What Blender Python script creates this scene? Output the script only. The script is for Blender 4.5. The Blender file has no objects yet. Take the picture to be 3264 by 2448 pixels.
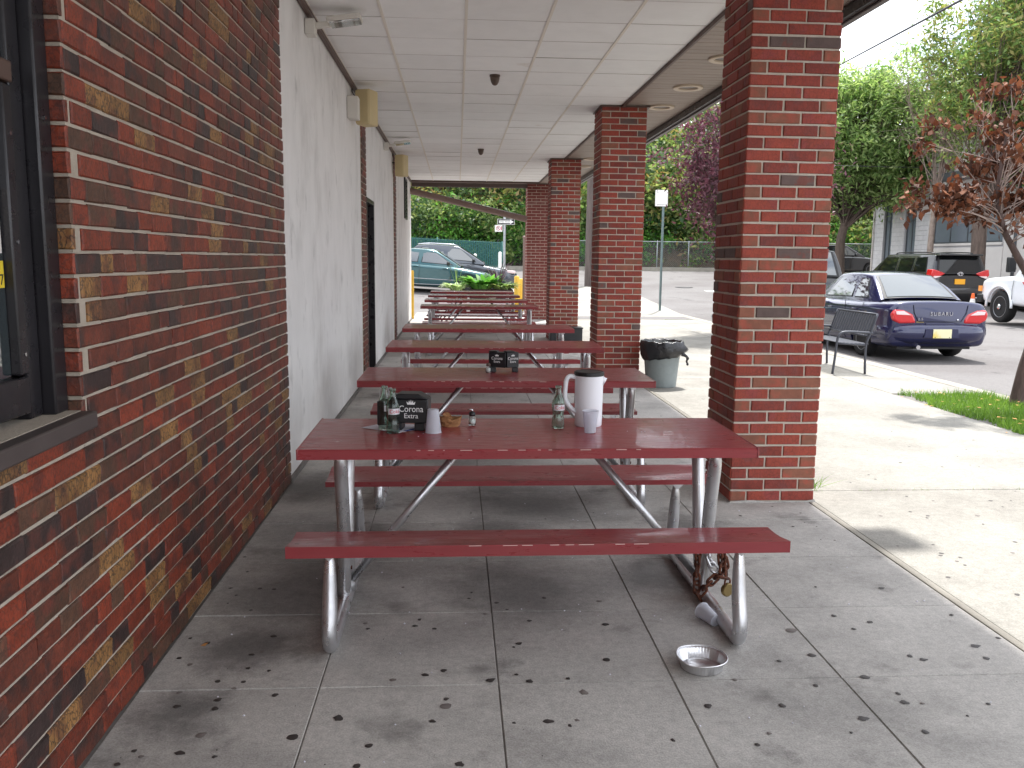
import bpy, bmesh, math, random
import numpy as np
from mathutils import Vector, Matrix
from math import sin, cos, pi, radians, sqrt, atan2

random.seed(11)
RNG = np.random.default_rng(7)
scene = bpy.context.scene
COL = scene.collection

# ------------------------------------------------------------------ camera
CAM_H = 1.49
FPX = 2770.0
PSI, PITCH, ROLL = radians(3.6638), radians(8.2198), 0.0105
def cam_axes():
    f = Vector((sin(PSI) * cos(PITCH), cos(PSI) * cos(PITCH), -sin(PITCH)))
    R = Vector((cos(PSI), -sin(PSI), 0)); U = R.cross(f)
    return R * cos(ROLL) + U * sin(ROLL), U * cos(ROLL) - R * sin(ROLL), f
cR, cU, cF = cam_axes()
cam_data = bpy.data.cameras.new('camera')
cam_data.sensor_width = 36.0
cam_data.lens = FPX / 3264.0 * 36.0
cam_data.clip_start = 0.05
cam_data.clip_end = 3000.0
cam = bpy.data.objects.new('camera', cam_data)
COL.objects.link(cam)
cam.matrix_world = Matrix(((cR.x, cU.x, -cF.x, 0), (cR.y, cU.y, -cF.y, 0), (cR.z, cU.z, -cF.z, CAM_H), (0, 0, 0, 1)))
scene.camera = cam

# ------------------------------------------------------------------ light
SUN_DIR = Vector((0.19, 0.42, 1.0)).normalized()          # towards the sun
world = bpy.data.worlds.new('World'); scene.world = world; world.use_nodes = True
wn, wl = world.node_tree.nodes, world.node_tree.links
wn.clear()
wo = wn.new('ShaderNodeOutputWorld'); wb = wn.new('ShaderNodeBackground')
sky = wn.new('ShaderNodeTexSky'); sky.sky_type = 'NISHITA'; sky.sun_disc = False
sky.sun_elevation = math.asin(SUN_DIR.z)
sky.sun_rotation = atan2(SUN_DIR.x, SUN_DIR.y)
sky.air_density = 1.0; sky.dust_density = 1.5; sky.ozone_density = 1.0
wtc = wn.new('ShaderNodeTexCoord'); wmap = wn.new('ShaderNodeMapping'); wmap.inputs['Scale'].default_value = (1, 1, 2.2)
wno = wn.new('ShaderNodeTexNoise'); wno.inputs['Scale'].default_value = 2.6; wno.inputs['Detail'].default_value = 7; wno.inputs['Roughness'].default_value = 0.62
wra = wn.new('ShaderNodeValToRGB'); wra.color_ramp.elements[0].position = 0.34; wra.color_ramp.elements[1].position = 0.47
wmix = wn.new('ShaderNodeMix'); wmix.data_type = 'RGBA'
wl.new(wtc.outputs['Generated'], wmap.inputs['Vector']); wl.new(wmap.outputs[0], wno.inputs['Vector'])
wl.new(wno.outputs['Fac'], wra.inputs['Fac']); wl.new(wra.outputs['Color'], wmix.inputs['Factor'])
wl.new(sky.outputs['Color'], wmix.inputs[6]); wmix.inputs[7].default_value = (8.0, 8.3, 8.8, 1)
wl.new(wmix.outputs[2], wb.inputs['Color']); wb.inputs['Strength'].default_value = 0.12
wl.new(wb.outputs[0], wo.inputs['Surface'])
sun_data = bpy.data.lights.new('sun', 'SUN'); sun_data.energy = 3.1; sun_data.angle = radians(2.0); sun_data.color = (1.0, 0.972, 0.93)
sun = bpy.data.objects.new('sun', sun_data); COL.objects.link(sun); sun.location = (10, 20, 40)
sun.rotation_euler = (-SUN_DIR).to_track_quat('-Z', 'Y').to_euler()
vs = scene.view_settings
vs.view_transform = 'Standard'; vs.look = 'None'; vs.exposure = 1.38; vs.gamma = 1.0; vs.use_curve_mapping = False
scene.render.engine = 'CYCLES'
scene.cycles.max_bounces = 10; scene.cycles.diffuse_bounces = 6; scene.cycles.transparent_max_bounces = 16; scene.cycles.transmission_bounces = 8

# ------------------------------------------------------------------ materials
MATS = {}
def rgb(r, g, b):
    def l(c):
        c /= 255.0
        return c / 12.92 if c <= 0.04045 else ((c + 0.055) / 1.055) ** 2.4
    return (l(r), l(g), l(b))
def mat(name, col, rough=0.6, metal=0.0, var=0.0, vs_=6.0, bump=0.0, bs=60.0, coat=0.0, col2=None, c2s=3.0, c2lo=0.5, c2hi=0.62,
        rvar=0.0, spec=0.5, ior=None, stretch=None, rand=0.0, coord='Object', bdist=0.01, trans=0.0, alpha=1.0, detail=5.0, col3=None, c3s=8.0, c3lo=.6, c3hi=.66, stains=None, grain=0.0, gs=160.0, crack=0.0, crs=55.0, crcol=(.02, .014, .012)):
    m = bpy.data.materials.new(name); m.use_nodes = True
    N, L = m.node_tree.nodes, m.node_tree.links
    b = N['Principled BSDF']
    b.inputs['Roughness'].default_value = rough; b.inputs['Metallic'].default_value = metal
    b.inputs['Specular IOR Level'].default_value = spec
    if ior: b.inputs['IOR'].default_value = ior
    if coat: b.inputs['Coat Weight'].default_value = coat; b.inputs['Coat Roughness'].default_value = 0.04
    if trans: b.inputs['Transmission Weight'].default_value = trans
    if alpha < 1: b.inputs['Alpha'].default_value = alpha
    c = (*col, 1)
    b.inputs['Base Color'].default_value = c
    need = grain or crack or var or bump or col2 or rvar or rand or col3
    if not need:
        MATS[name] = m; return m
    if coord == 'World':
        geo = N.new('ShaderNodeNewGeometry'); vec = geo.outputs['Position']
    else:
        tc = N.new('ShaderNodeTexCoord'); oi = N.new('ShaderNodeObjectInfo')
        va = N.new('ShaderNodeVectorMath'); va.operation = 'MULTIPLY_ADD'
        va.inputs[1].default_value = (17.3, 9.1, 13.7)
        L.new(oi.outputs['Random'], va.inputs[0]); L.new(tc.outputs['Object'], va.inputs[2]); vec = va.outputs[0]
    if stretch:
        mp = N.new('ShaderNodeMapping'); mp.inputs['Scale'].default_value = stretch; L.new(vec, mp.inputs['Vector']); vec = mp.outputs[0]
    def noise(s, d=detail, r=0.6):
        n = N.new('ShaderNodeTexNoise'); n.inputs['Scale'].default_value = s; n.inputs['Detail'].default_value = d; n.inputs['Roughness'].default_value = r
        L.new(vec, n.inputs['Vector']); return n.outputs['Fac']
    def mixc(fac, a, bb, blend='MIX'):
        x = N.new('ShaderNodeMix'); x.data_type = 'RGBA'; x.blend_type = blend
        if isinstance(fac, float): x.inputs['Factor'].default_value = fac
        else: L.new(fac, x.inputs['Factor'])
        for s, v in ((6, a), (7, bb)):
            if isinstance(v, tuple): x.inputs[s].default_value = v
            else: L.new(v, x.inputs[s])
        return x.outputs[2]
    def ramp(fac, lo, hi):
        r = N.new('ShaderNodeMapRange'); r.inputs['From Min'].default_value = lo; r.inputs['From Max'].default_value = hi; L.new(fac, r.inputs['Value']); return r.outputs[0]
    cur = c
    if col2:
        cur = mixc(ramp(noise(c2s), c2lo, c2hi), cur, (*col2, 1))
    if col3:
        cur = mixc(ramp(noise(c3s), c3lo, c3hi), cur, (*col3, 1))
    if crack:
        vo = N.new('ShaderNodeTexVoronoi'); vo.feature = 'DISTANCE_TO_EDGE'; vo.inputs['Scale'].default_value = crs
        mpv = N.new('ShaderNodeMapping'); mpv.inputs['Scale'].default_value = (1, 1.25, .62); L.new(vec, mpv.inputs['Vector'])
        nz = N.new('ShaderNodeTexNoise'); nz.inputs['Scale'].default_value = crs * 1.3; L.new(vec, nz.inputs['Vector'])
        vm = N.new('ShaderNodeVectorMath'); vm.operation = 'MULTIPLY_ADD'; vm.inputs[1].default_value = (.018, .018, .018); L.new(nz.outputs['Color'], vm.inputs[0]); L.new(mpv.outputs[0], vm.inputs[2]); L.new(vm.outputs[0], vo.inputs['Vector'])
        cf = N.new('ShaderNodeMapRange'); cf.inputs['From Min'].default_value = .02; cf.inputs['From Max'].default_value = .10; cf.inputs['To Min'].default_value = crack; cf.inputs['To Max'].default_value = 0.0; L.new(vo.outputs['Distance'], cf.inputs['Value'])
        cur = mixc(cf.outputs[0], cur, (*crcol, 1))
    if stains:
        # spilled-grease patches: ragged blots at given spots
        wob = N.new('ShaderNodeVectorMath'); wob.operation = 'MULTIPLY_ADD'; wob.inputs[1].default_value = (.5, .5, 0)
        nz2 = N.new('ShaderNodeTexNoise'); nz2.inputs['Scale'].default_value = 3.2; nz2.inputs['Detail'].default_value = 6; nz2.inputs['Roughness'].default_value = .7; L.new(vec, nz2.inputs['Vector'])
        L.new(nz2.outputs['Color'], wob.inputs[0]); L.new(vec, wob.inputs[2])
        for sx_, sy_, sr_ in stains:
            dd = N.new('ShaderNodeVectorMath'); dd.operation = 'DISTANCE'; dd.inputs[1].default_value = (sx_ + .25, sy_ + .25, 0); L.new(wob.outputs[0], dd.inputs[0])
            mr = N.new('ShaderNodeMapRange'); mr.interpolation_type = 'SMOOTHSTEP'; mr.inputs['From Min'].default_value = sr_ * .15; mr.inputs['From Max'].default_value = sr_; mr.inputs['To Min'].default_value = .72; mr.inputs['To Max'].default_value = 0; L.new(dd.outputs['Value'], mr.inputs['Value'])
            cur = mixc(mr.outputs[0], cur, (.075, .07, .068, 1))
    if grain:
        for gsc, gam in ((gs, grain), (gs * .22, grain * .6)):
            mm = N.new('ShaderNodeMapRange'); mm.inputs['From Min'].default_value = .3; mm.inputs['From Max'].default_value = .7; mm.inputs['To Min'].default_value = 1 - gam; mm.inputs['To Max'].default_value = 1 + gam; L.new(noise(gsc, 3.0, .7), mm.inputs['Value'])
            g = N.new('ShaderNodeCombineColor'); [L.new(mm.outputs[0], g.inputs[i]) for i in range(3)]
            cur = mixc(1.0, cur, g.outputs[0], 'MULTIPLY')
    if var:
        f = ramp(noise(vs_), 0.3, 0.7)
        mm = N.new('ShaderNodeMapRange'); mm.inputs['To Min'].default_value = 1 - var; mm.inputs['To Max'].default_value = 1 + var; L.new(f, mm.inputs['Value'])
        g = N.new('ShaderNodeCombineColor'); [L.new(mm.outputs[0], g.inputs[i]) for i in range(3)]
        cur = mixc(1.0, cur, g.outputs[0], 'MULTIPLY')
    if rand:
        oi2 = N.new('ShaderNodeObjectInfo')
        mm = N.new('ShaderNodeMapRange'); mm.inputs['To Min'].default_value = 1 - rand; mm.inputs['To Max'].default_value = 1 + rand; L.new(oi2.outputs['Random'], mm.inputs['Value'])
        g = N.new('ShaderNodeCombineColor'); [L.new(mm.outputs[0], g.inputs[i]) for i in range(3)]
        cur = mixc(1.0, cur, g.outputs[0], 'MULTIPLY')
    if not isinstance(cur, tuple): L.new(cur, b.inputs['Base Color'])
    if rvar:
        mm = N.new('ShaderNodeMapRange'); mm.inputs['From Min'].default_value = .3; mm.inputs['From Max'].default_value = .7
        mm.inputs['To Min'].default_value = max(0.02, rough - rvar); mm.inputs['To Max'].default_value = min(1, rough + rvar)
        L.new(noise(vs_ * 1.7), mm.inputs['Value']); L.new(mm.outputs[0], b.inputs['Roughness'])
    if bump:
        bp = N.new('ShaderNodeBump'); bp.inputs['Strength'].default_value = bump; bp.inputs['Distance'].default_value = bdist
        L.new(noise(bs, 6.0, 0.65), bp.inputs['Height']); L.new(bp.outputs[0], b.inputs['Normal'])
    MATS[name] = m
    return m
def leaf_mat(name, cols, trans=0.35, rough=0.55, ttint=(1.15, 1.18, 0.8)):
    m = bpy.data.materials.new(name); m.use_nodes = True
    N, L = m.node_tree.nodes, m.node_tree.links
    b = N['Principled BSDF']; b.inputs['Roughness'].default_value = rough; b.inputs['Specular IOR Level'].default_value = 0.35
    geo = N.new('ShaderNodeNewGeometry'); r = N.new('ShaderNodeValToRGB')
    el = r.color_ramp.elements
    while len(el) < len(cols): el.new(0.5)
    for i, c in enumerate(cols):
        el[i].position = i / (len(cols) - 1); el[i].color = (*c, 1)
    L.new(geo.outputs['Random Per Island'], r.inputs['Fac'])
    L.new(r.outputs['Color'], b.inputs['Base Color'])
    t = N.new('ShaderNodeBsdfTranslucent'); mx = N.new('ShaderNodeMixShader'); mx.inputs['Fac'].default_value = trans
    tm = N.new('ShaderNodeMix'); tm.data_type = 'RGBA'; tm.blend_type = 'MULTIPLY'; tm.inputs['Factor'].default_value = 1.0; tm.inputs[7].default_value = (*ttint, 1)
    L.new(r.outputs['Color'], tm.inputs[6]); L.new(tm.outputs[2], t.inputs['Color'])
    L.new(b.outputs[0], mx.inputs[1]); L.new(t.outputs[0], mx.inputs[2]); L.new(mx.outputs[0], N['Material Output'].inputs['Surface'])
    MATS[name] = m
    return m
def brick_mat(name, col, col2, rough=0.8, crack=0.8, lo=.5, hi=.6):
    """fired brick face: two tones, bark-like vertical tearing as fine relief"""
    m = mat(name, col, rough, var=0.22, vs_=14, bump=0.55, bs=55, col2=col2, c2s=5.5, c2lo=lo, c2hi=hi, rand=0.22, bdist=0.006, detail=4)
    N, L = m.node_tree.nodes, m.node_tree.links
    return m
mat('brick_a', rgb(132, 54, 32), .5, var=.25, vs_=16, bump=.7, bs=46, col2=rgb(100, 44, 33), c2s=7, rand=.22, bdist=.006, crack=.55, crs=60)
mat('brick_b', rgb(108, 50, 34), .5, var=.28, vs_=16, bump=.7, bs=46, col2=rgb(68, 42, 36), c2s=7, rand=.22, bdist=.006, crack=.5, crs=60)
mat('brick_c', rgb(90, 60, 44), .55, var=.28, vs_=18, bump=.8, bs=40, col2=rgb(104, 50, 38), c2s=9, rand=.22, bdist=.006, crack=.55, crs=60)
mat('brick_d', rgb(150, 108, 62), .55, var=.28, vs_=20, bump=.9, bs=36, col2=rgb(108, 70, 44), c2s=10, c2lo=.48, c2hi=.6, rand=.2, bdist=.007, crack=.8, crs=50)
mat('brick_e', rgb(58, 42, 40), .48, var=.3, vs_=16, bump=.7, bs=42, col2=rgb(88, 46, 38), c2s=8, c2lo=.5, c2hi=.62, rand=.22, bdist=.006, crack=.4, crs=60)
mat('pillar_a', rgb(150, 64, 48), .75, var=.16, vs_=18, bump=.7, bs=48, col2=rgb(138, 60, 54), c2s=9, rand=.10, bdist=.005, crack=.28, crs=46)
mat('pillar_b', rgb(136, 56, 44), .75, var=.18, vs_=18, bump=.7, bs=48, col2=rgb(120, 58, 52), c2s=9, rand=.12, bdist=.005, crack=.28, crs=46)
mat('pillar_c', rgb(134, 84, 66), .78, var=.16, vs_=18, bump=.7, bs=48, col2=rgb(150, 76, 60), c2s=9, rand=.10, bdist=.005)
mat('pillar_d', rgb(98, 80, 76), .75, var=.16, vs_=18, bump=.6, bs=48, col2=rgb(120, 70, 62), c2s=8, c2lo=.58, c2hi=.64, rand=.12, bdist=.005)
mat('pillar_old', rgb(128, 66, 60), .85, var=.2, vs_=12, bump=.6, bs=40, col2=rgb(168, 142, 134), c2s=2.2, c2lo=.58, c2hi=.75, coord='World')
mat('mortar_wall', rgb(178, 167, 153), .9, var=.12, vs_=9, bump=.5, bs=90, coord='World')
mat('mortar_pillar', rgb(198, 189, 176), .9, var=.1, vs_=9, bump=.5, bs=90, coord='World')
mat('stucco', rgb(226, 224, 222), .85, var=.05, vs_=3, bump=.35, bs=26, col2=rgb(196, 193, 190), c2s=1.7, c2lo=.52, c2hi=.82, stretch=(1.2, 1.2, .8), coord='World', bdist=.008, col3=rgb(150, 148, 145), c3s=4.3, c3lo=.60, c3hi=.9)
mat('tile', rgb(238, 238, 238), .9, var=.03, vs_=5, bump=.25, bs=140, rand=.035, bdist=.003, col2=rgb(206, 198, 186), c2s=2.2, c2lo=.66, c2hi=.78)
mat('tee_line', rgb(150, 143, 136), .7)
mat('tbar', rgb(224, 218, 208), .6)
mat('void', rgb(52, 46, 42), .9)
mat('plank', rgb(150, 137, 128), .6, var=.06, vs_=4, rand=.05)
mat('brown_trim', rgb(86, 66, 58), .5, var=.12, vs_=5)
mat('fascia', rgb(98, 84, 80), .4, var=.1, vs_=4)
mat('slab', rgb(178, 174, 169), .88, var=.12, vs_=2.2, bump=.45, bs=150, col2=rgb(144, 141, 137), c2s=1.15, c2lo=.46, c2hi=.72, rand=.05, coord='World', bdist=.003, col3=rgb(100, 97, 94), c3s=2.6, c3lo=.57, c3hi=.76, detail=8, grain=.22, gs=150, stains=[(-.72, 3.78, .55), (.30, 3.75, .55), (-.6, 4.5, .7), (.45, 5.2, .7), (.95, 3.95, .4), (-.9, 2.75, .25), (1.3, 4.7, .35), (0, 6.6, .8), (-.80, 3.2, .30), (-.95, 5.6, .5), (.2, 4.6, .35), (1.0, 4.4, .3), (-.8, 7.6, .5)])
mat('walk', rgb(142, 139, 132), .88, grain=.24, gs=110, var=.1, vs_=3.1, bump=.4, bs=120, col2=rgb(116, 112, 105), c2s=.9, c2lo=.46, c2hi=.75, coord='World', bdist=.003, detail=8)
mat('joint', rgb(116, 112, 108), .95, var=.2, vs_=20, coord='World')
mat('kerb', rgb(148, 143, 133), .85, var=.14, vs_=4, bump=.5, bs=70, rand=.07)
mat('asphalt', rgb(106, 103, 102), .9, grain=.2, gs=90, var=.1, vs_=40, bump=.6, bs=220, col2=rgb(90, 85, 84), c2s=.35, c2lo=.45, c2hi=.7, coord='World', bdist=.004, detail=8, col3=rgb(74, 70, 70), c3s=1.1, c3lo=.62, c3hi=.7)
mat('line_paint', rgb(214, 210, 200), .7, var=.15, vs_=8, col2=rgb(140, 134, 130), c2s=6, c2lo=.55, c2hi=.6, coord='World')
mat('gum', rgb(58, 52, 50), .55, var=.2, vs_=30)
mat('gum_pale', rgb(112, 104, 100), .7, var=.2, vs_=30)
mat('red_table', rgb(138, 50, 55), .34, var=.10, vs_=5, bump=.12, bs=90, rvar=.10, coat=.2, col2=rgb(128, 58, 57), c2s=2.0, c2lo=.5, c2hi=.75, stretch=(1, 5, 5), bdist=.002, rand=.08, col3=rgb(98, 40, 42), c3s=5, c3lo=.62, c3hi=.72)
mat('red_worn', rgb(214, 186, 180), .6)
mat('galv', rgb(204, 204, 207), .32, metal=.85, var=.07, vs_=9, rvar=.1, bump=.06, bs=50, col2=rgb(168, 165, 163), c2s=4, c2lo=.5, c2hi=.8)
mat('rust', rgb(104, 60, 42), .85, metal=.2, var=.35, vs_=70, bump=.6, bs=240, col2=rgb(64, 40, 34), c2s=40)
mat('brass', rgb(140, 122, 82), .5, metal=.9, var=.1)
mat('black_metal', rgb(34, 32, 36), .32, var=.2, vs_=8, rvar=.1, spec=.5)
mat('black_plastic', rgb(26, 26, 30), .4, var=.15, vs_=9)
mat('sill_metal', rgb(90, 82, 80), .45, metal=.4, var=.12, vs_=8)
mat('dark_room', rgb(30, 26, 25), .9, var=.4, vs_=3)
mat('white_paint', rgb(232, 230, 226), .5, var=.03)
mat('white_print', rgb(240, 240, 240), .6)
mat('beige_plastic', rgb(204, 186, 142), .5, var=.04)
mat('pale_plastic', rgb(216, 212, 204), .5, var=.04)
mat('pitcher', rgb(238, 240, 246), .32, var=.02, spec=.5)
mat('frost', rgb(238, 240, 247), .32, trans=.62, ior=1.15)
mat('glass', rgb(214, 232, 222), .02, trans=1.0, ior=1.45)
mat('clear_glass', rgb(240, 244, 242), .03, trans=1.0, ior=1.4)
mat('salt', rgb(244, 244, 244), .9)
mat('label_silver', rgb(214, 214, 220), .35, metal=.3)
mat('coke_red', rgb(196, 28, 48), .5)
mat('paper', rgb(224, 222, 234), .8, var=.02)
mat('blue_print', rgb(66, 84, 160), .8)
mat('kraft', rgb(156, 112, 74), .85, var=.2, vs_=30, bump=.4, bs=60)
mat('foil', rgb(228, 228, 230), .32, metal=.9, bump=.35, bs=60, bdist=.004)
mat('dry_leaf', rgb(196, 142, 84), .8, var=.2)
mat('can_grey', rgb(132, 140, 140), .5, var=.12, vs_=6, bump=.1, bs=30, col2=rgb(104, 110, 110), c2s=3, c2lo=.5, c2hi=.7)
mat('bag', rgb(22, 22, 28), .22, bump=.6, bs=11, bdist=.04, spec=.6)
mat('bench_metal', rgb(74, 76, 84), .42, metal=.3, var=.1, vs_=9)
mat('post_green', rgb(110, 126, 126), .5, metal=.5, var=.1, vs_=5)
mat('post_galv', rgb(168, 172, 174), .45, metal=.6, var=.12, vs_=5)
mat('yellow_paint', rgb(222, 178, 62), .55, var=.1, vs_=5)
mat('pole_wood', rgb(92, 82, 78), .9, var=.25, vs_=3, bump=.7, bs=16, stretch=(4, 4, .4), bdist=.02)
mat('pipe_brown', rgb(120, 98, 90), .5, var=.08, vs_=4)
mat('slat_green', rgb(38, 92, 88), .6, var=.12, vs_=9)
mat('wire_galv', rgb(150, 156, 156), .5, metal=.6)
mat('cable', rgb(52, 50, 56), .6)
mat('rubber', rgb(30, 29, 30), .85, var=.15, vs_=20)
mat('rim', rgb(170, 172, 178), .3, metal=.85, var=.08)
mat('hub_dark', rgb(44, 44, 48), .6)
mat('subaru_blue', rgb(14, 20, 66), .25, metal=.25, coat=1.0)
mat('car_black', rgb(20, 20, 24), .25, metal=.2, coat=1.0)
mat('car_navy', rgb(22, 24, 40), .25, metal=.3, coat=1.0)
mat('car_green', rgb(32, 78, 84), .24, metal=.45, coat=1.0)
mat('car_grey', rgb(70, 76, 84), .24, metal=.5, coat=1.0)
mat('car_white', rgb(232, 234, 238), .3, coat=.8)
mat('car_glass', rgb(40, 50, 54), .03, spec=.5, ior=2.3, coat=.6)
mat('tint_glass', rgb(16, 18, 20), .04, spec=.5, ior=1.5)
mat('trim_black', rgb(18, 18, 20), .5)
mat('lamp_red', rgb(200, 22, 30), .15, coat=1.0, var=.1, vs_=30)
mat('lamp_clear', rgb(236, 214, 214), .12, coat=1.0)
mat('lamp_orange', rgb(240, 150, 40), .15, coat=1.0)
mat('chrome', rgb(222, 222, 226), .12, metal=1.0)
mat('plate_cream', rgb(232, 226, 184), .5, col2=rgb(226, 206, 110), c2s=4)
mat('plate_gold', rgb(236, 168, 40), .5)
mat('plate_blue', rgb(50, 64, 120), .5)
mat('cone_orange', rgb(240, 106, 40), .5)
mat('block', rgb(204, 202, 204), .9, var=.08, vs_=5, bump=.3, bs=40, rand=.04)
mat('block_joint', rgb(178, 176, 178), .95)
mat('panel_grey', rgb(208, 202, 198), .8, var=.06, vs_=1.5)
mat('window_glass', rgb(112, 120, 128), .06, spec=.5, ior=1.6)
mat('window_metal', rgb(92, 96, 100), .45, metal=.4)
mat('bark', rgb(98, 84, 76), .95, var=.3, vs_=5, bump=.9, bs=14, stretch=(3, 3, .6), bdist=.03)
mat('bark_pale', rgb(150, 134, 124), .9, var=.25, vs_=6, bump=.6, bs=20, bdist=.02)
mat('bark_brown', rgb(84, 68, 64), .9, var=.3, vs_=8, bump=.8, bs=26, stretch=(3, 3, .7), bdist=.012)
mat('twig', rgb(150, 132, 124), .9, var=.2, vs_=9)
mat('soil', rgb(96, 76, 60), .95, var=.3, vs_=1.5, bump=.8, bs=4, col2=rgb(70, 62, 44), c2s=.7, coord='World')
mat('planter_dark', rgb(62, 46, 48), .7, var=.15, vs_=8)
mat('planter_red', rgb(120, 60, 56), .7, var=.12, vs_=8)
mat('paper_yellow', rgb(228, 200, 50), .7)
mat('ink', rgb(30, 30, 36), .7)
mat('sign_red', rgb(180, 60, 84), .6)
mat('dome_brown', rgb(84, 68, 58), .35, var=.08)
mat('lamp_inside', rgb(196, 180, 160), .5)
leaf_mat('leaf_wood', [rgb(66, 92, 54), rgb(86, 112, 64), rgb(108, 132, 78), rgb(130, 148, 90), rgb(150, 160, 104)], .5)
leaf_mat('leaf_wood_dark', [rgb(52, 76, 50), rgb(68, 94, 60), rgb(86, 112, 72)], .45)
leaf_mat('leaf_wood_yellow', [rgb(126, 134, 78), rgb(146, 148, 88), rgb(158, 144, 96), rgb(148, 116, 86)], .5)
leaf_mat('leaf_ash', [rgb(98, 128, 76), rgb(126, 154, 94), rgb(158, 180, 118), rgb(190, 206, 146)], .5)
leaf_mat('leaf_tall', [rgb(88, 116, 68), rgb(112, 138, 80), rgb(142, 154, 92), rgb(160, 150, 100)], .5)
leaf_mat('leaf_purple', [rgb(72, 48, 56), rgb(90, 56, 66), rgb(108, 70, 82), rgb(134, 98, 106)], .3, ttint=(1.25, .8, .95))
leaf_mat('leaf_dead', [rgb(62, 42, 34), rgb(84, 52, 38), rgb(108, 66, 46), rgb(136, 90, 64)], .18, .75, ttint=(1.2, .9, .7))
leaf_mat('leaf_grass', [rgb(88, 124, 48), rgb(108, 144, 58), rgb(134, 166, 76)], .4)
leaf_mat('leaf_hosta', [rgb(120, 150, 90), rgb(190, 206, 160), rgb(214, 222, 190)], .3)
leaf_mat('leaf_bright', [rgb(66, 116, 48), rgb(90, 144, 60), rgb(118, 168, 76)], .5)
leaf_mat('leaf_spike', [rgb(70, 44, 60), rgb(96, 70, 84), rgb(80, 90, 70)], .2)

# ------------------------------------------------------------------ helpers
class MB:
    def __init__(s): s.v = []; s.f = []; s.m = []
    def add(s, vs, fs, mi=0):
        o = len(s.v); s.v += [tuple(p) for p in vs]; s.f += [tuple(i + o for i in f) for f in fs]; s.m += [mi] * len(fs); return s
    def box(s, x0, x1, y0, y1, z0, z1, mi=0, M=None):
        vs = [Vector(p) for p in ((x0, y0, z0), (x1, y0, z0), (x1, y1, z0), (x0, y1, z0), (x0, y0, z1), (x1, y0, z1), (x1, y1, z1), (x0, y1, z1))]
        if M: vs = [M @ p for p in vs]
        return s.add(vs, ((0, 3, 2, 1), (4, 5, 6, 7), (0, 1, 5, 4), (1, 2, 6, 5), (2, 3, 7, 6), (3, 0, 4, 7)), mi)
    def loft(s, rings, cap0=True, cap1=True, closed=True, mi=0):
        o = len(s.v); n = len(rings[0])
        for r in rings: s.v += [tuple(p) for p in r]
        k = n if closed else n - 1
        for i in range(len(rings) - 1):
            for j in range(k):
                a = o + i * n + j; b = o + i * n + (j + 1) % n
                s.f.append((a, b, b + n, a + n)); s.m.append(mi)
        if cap0: s.f.append(tuple(o + j for j in range(n))[::-1]); s.m.append(mi)
        if cap1: s.f.append(tuple(o + (len(rings) - 1) * n + j for j in range(n))); s.m.append(mi)
        return s
    def tube(s, pts, r, n=10, caps=True, mi=0, flat=None, closed=False):
        pts = [Vector(p) for p in pts]; L = len(pts)
        rs = r if isinstance(r, (list, tuple)) else [r] * L
        rings = []; up = None
        for i, p in enumerate(pts):
            if closed: t = pts[(i + 1) % L] - pts[i - 1]
            else: t = pts[min(i + 1, L - 1)] - pts[max(i - 1, 0)]
            t.normalize()
            if up is None:
                a = Vector((0, 0, 1)) if abs(t.z) < .9 else Vector((1, 0, 0))
                u = (a - t * a.dot(t)).normalized()
            else:
                u = (up - t * up.dot(t)).normalized()
            up = u; w = t.cross(u)
            rings.append([p + (u * cos(2 * pi * j / n) + w * sin(2 * pi * j / n)) * rs[i] for j in range(n)])
        if closed: rings.append(rings[0]); caps = False
        return s.loft(rings, caps, caps, True, mi)
    def cyl(s, p0, p1, r0, r1=None, n=16, mi=0): return s.tube([p0, p1], [r0, r0 if r1 is None else r1], n, True, mi)
    def lathe(s, prof, c=(0, 0, 0), n=24, mi=0, fn=None, caps=True):
        rings = []
        for r, z in prof:
            ring = []
            for j in range(n):
                a = 2 * pi * j / n; rr, zz = (r, z) if fn is None else fn(r, z, a)
                ring.append((c[0] + rr * cos(a), c[1] + rr * sin(a), c[2] + zz))
            rings.append(ring)
        return s.loft(rings, caps, caps, True, mi)
    def prism(s, poly, d0, d1, axis='y', mi=0, M=None):
        """poly in the two other axes, extruded along axis from d0 to d1"""
        def P(a, b, d):
            v = Vector((a, d, b)) if axis == 'y' else Vector((d, a, b)) if axis == 'x' else Vector((a, b, d))
            return M @ v if M else v
        n = len(poly); vs = [P(a, b, d0) for a, b in poly] + [P(a, b, d1) for a, b in poly]
        fs = [tuple(range(n)), tuple(range(n, 2 * n))[::-1]] + [(i, i + n, (i + 1) % n + n, (i + 1) % n) for i in range(n)]
        return s.add(vs, fs, mi)
    def mesh(s, name, mats, smooth=False, angle=None):
        me = bpy.data.meshes.new(name); me.from_pydata(s.v, [], s.f)
        for m in mats: me.materials.append(MATS[m])
        if len(mats) > 1: me.polygons.foreach_set('material_index', s.m)
        bm = bmesh.new(); bm.from_mesh(me); bmesh.ops.recalc_face_normals(bm, faces=bm.faces); bm.to_mesh(me); bm.free()
        if smooth:
            me.shade_smooth()
            if angle: me.set_sharp_from_angle(angle=radians(angle))
        return me
    def build(s, name, mats, parent=None, smooth=False, angle=None, bevel=0, seg=2, loc=None):
        if isinstance(mats, str): mats = [mats]
        me = s.mesh(name, mats, smooth, angle)
        o = link(name, me, parent)
        if loc: o.location = loc
        if bevel:
            b = o.modifiers.new('bevel', 'BEVEL'); b.width = bevel; b.segments = seg; b.limit_method = 'ANGLE'; b.angle_limit = radians(35)
            if smooth or seg > 1: me.shade_smooth(); me.set_sharp_from_angle(angle=radians(50)) if not smooth else None
            b.harden_normals = False
        return o
def link(name, me, parent=None):
    o = bpy.data.objects.new(name, me); COL.objects.link(o)
    if parent: o.parent = parent
    return o
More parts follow.
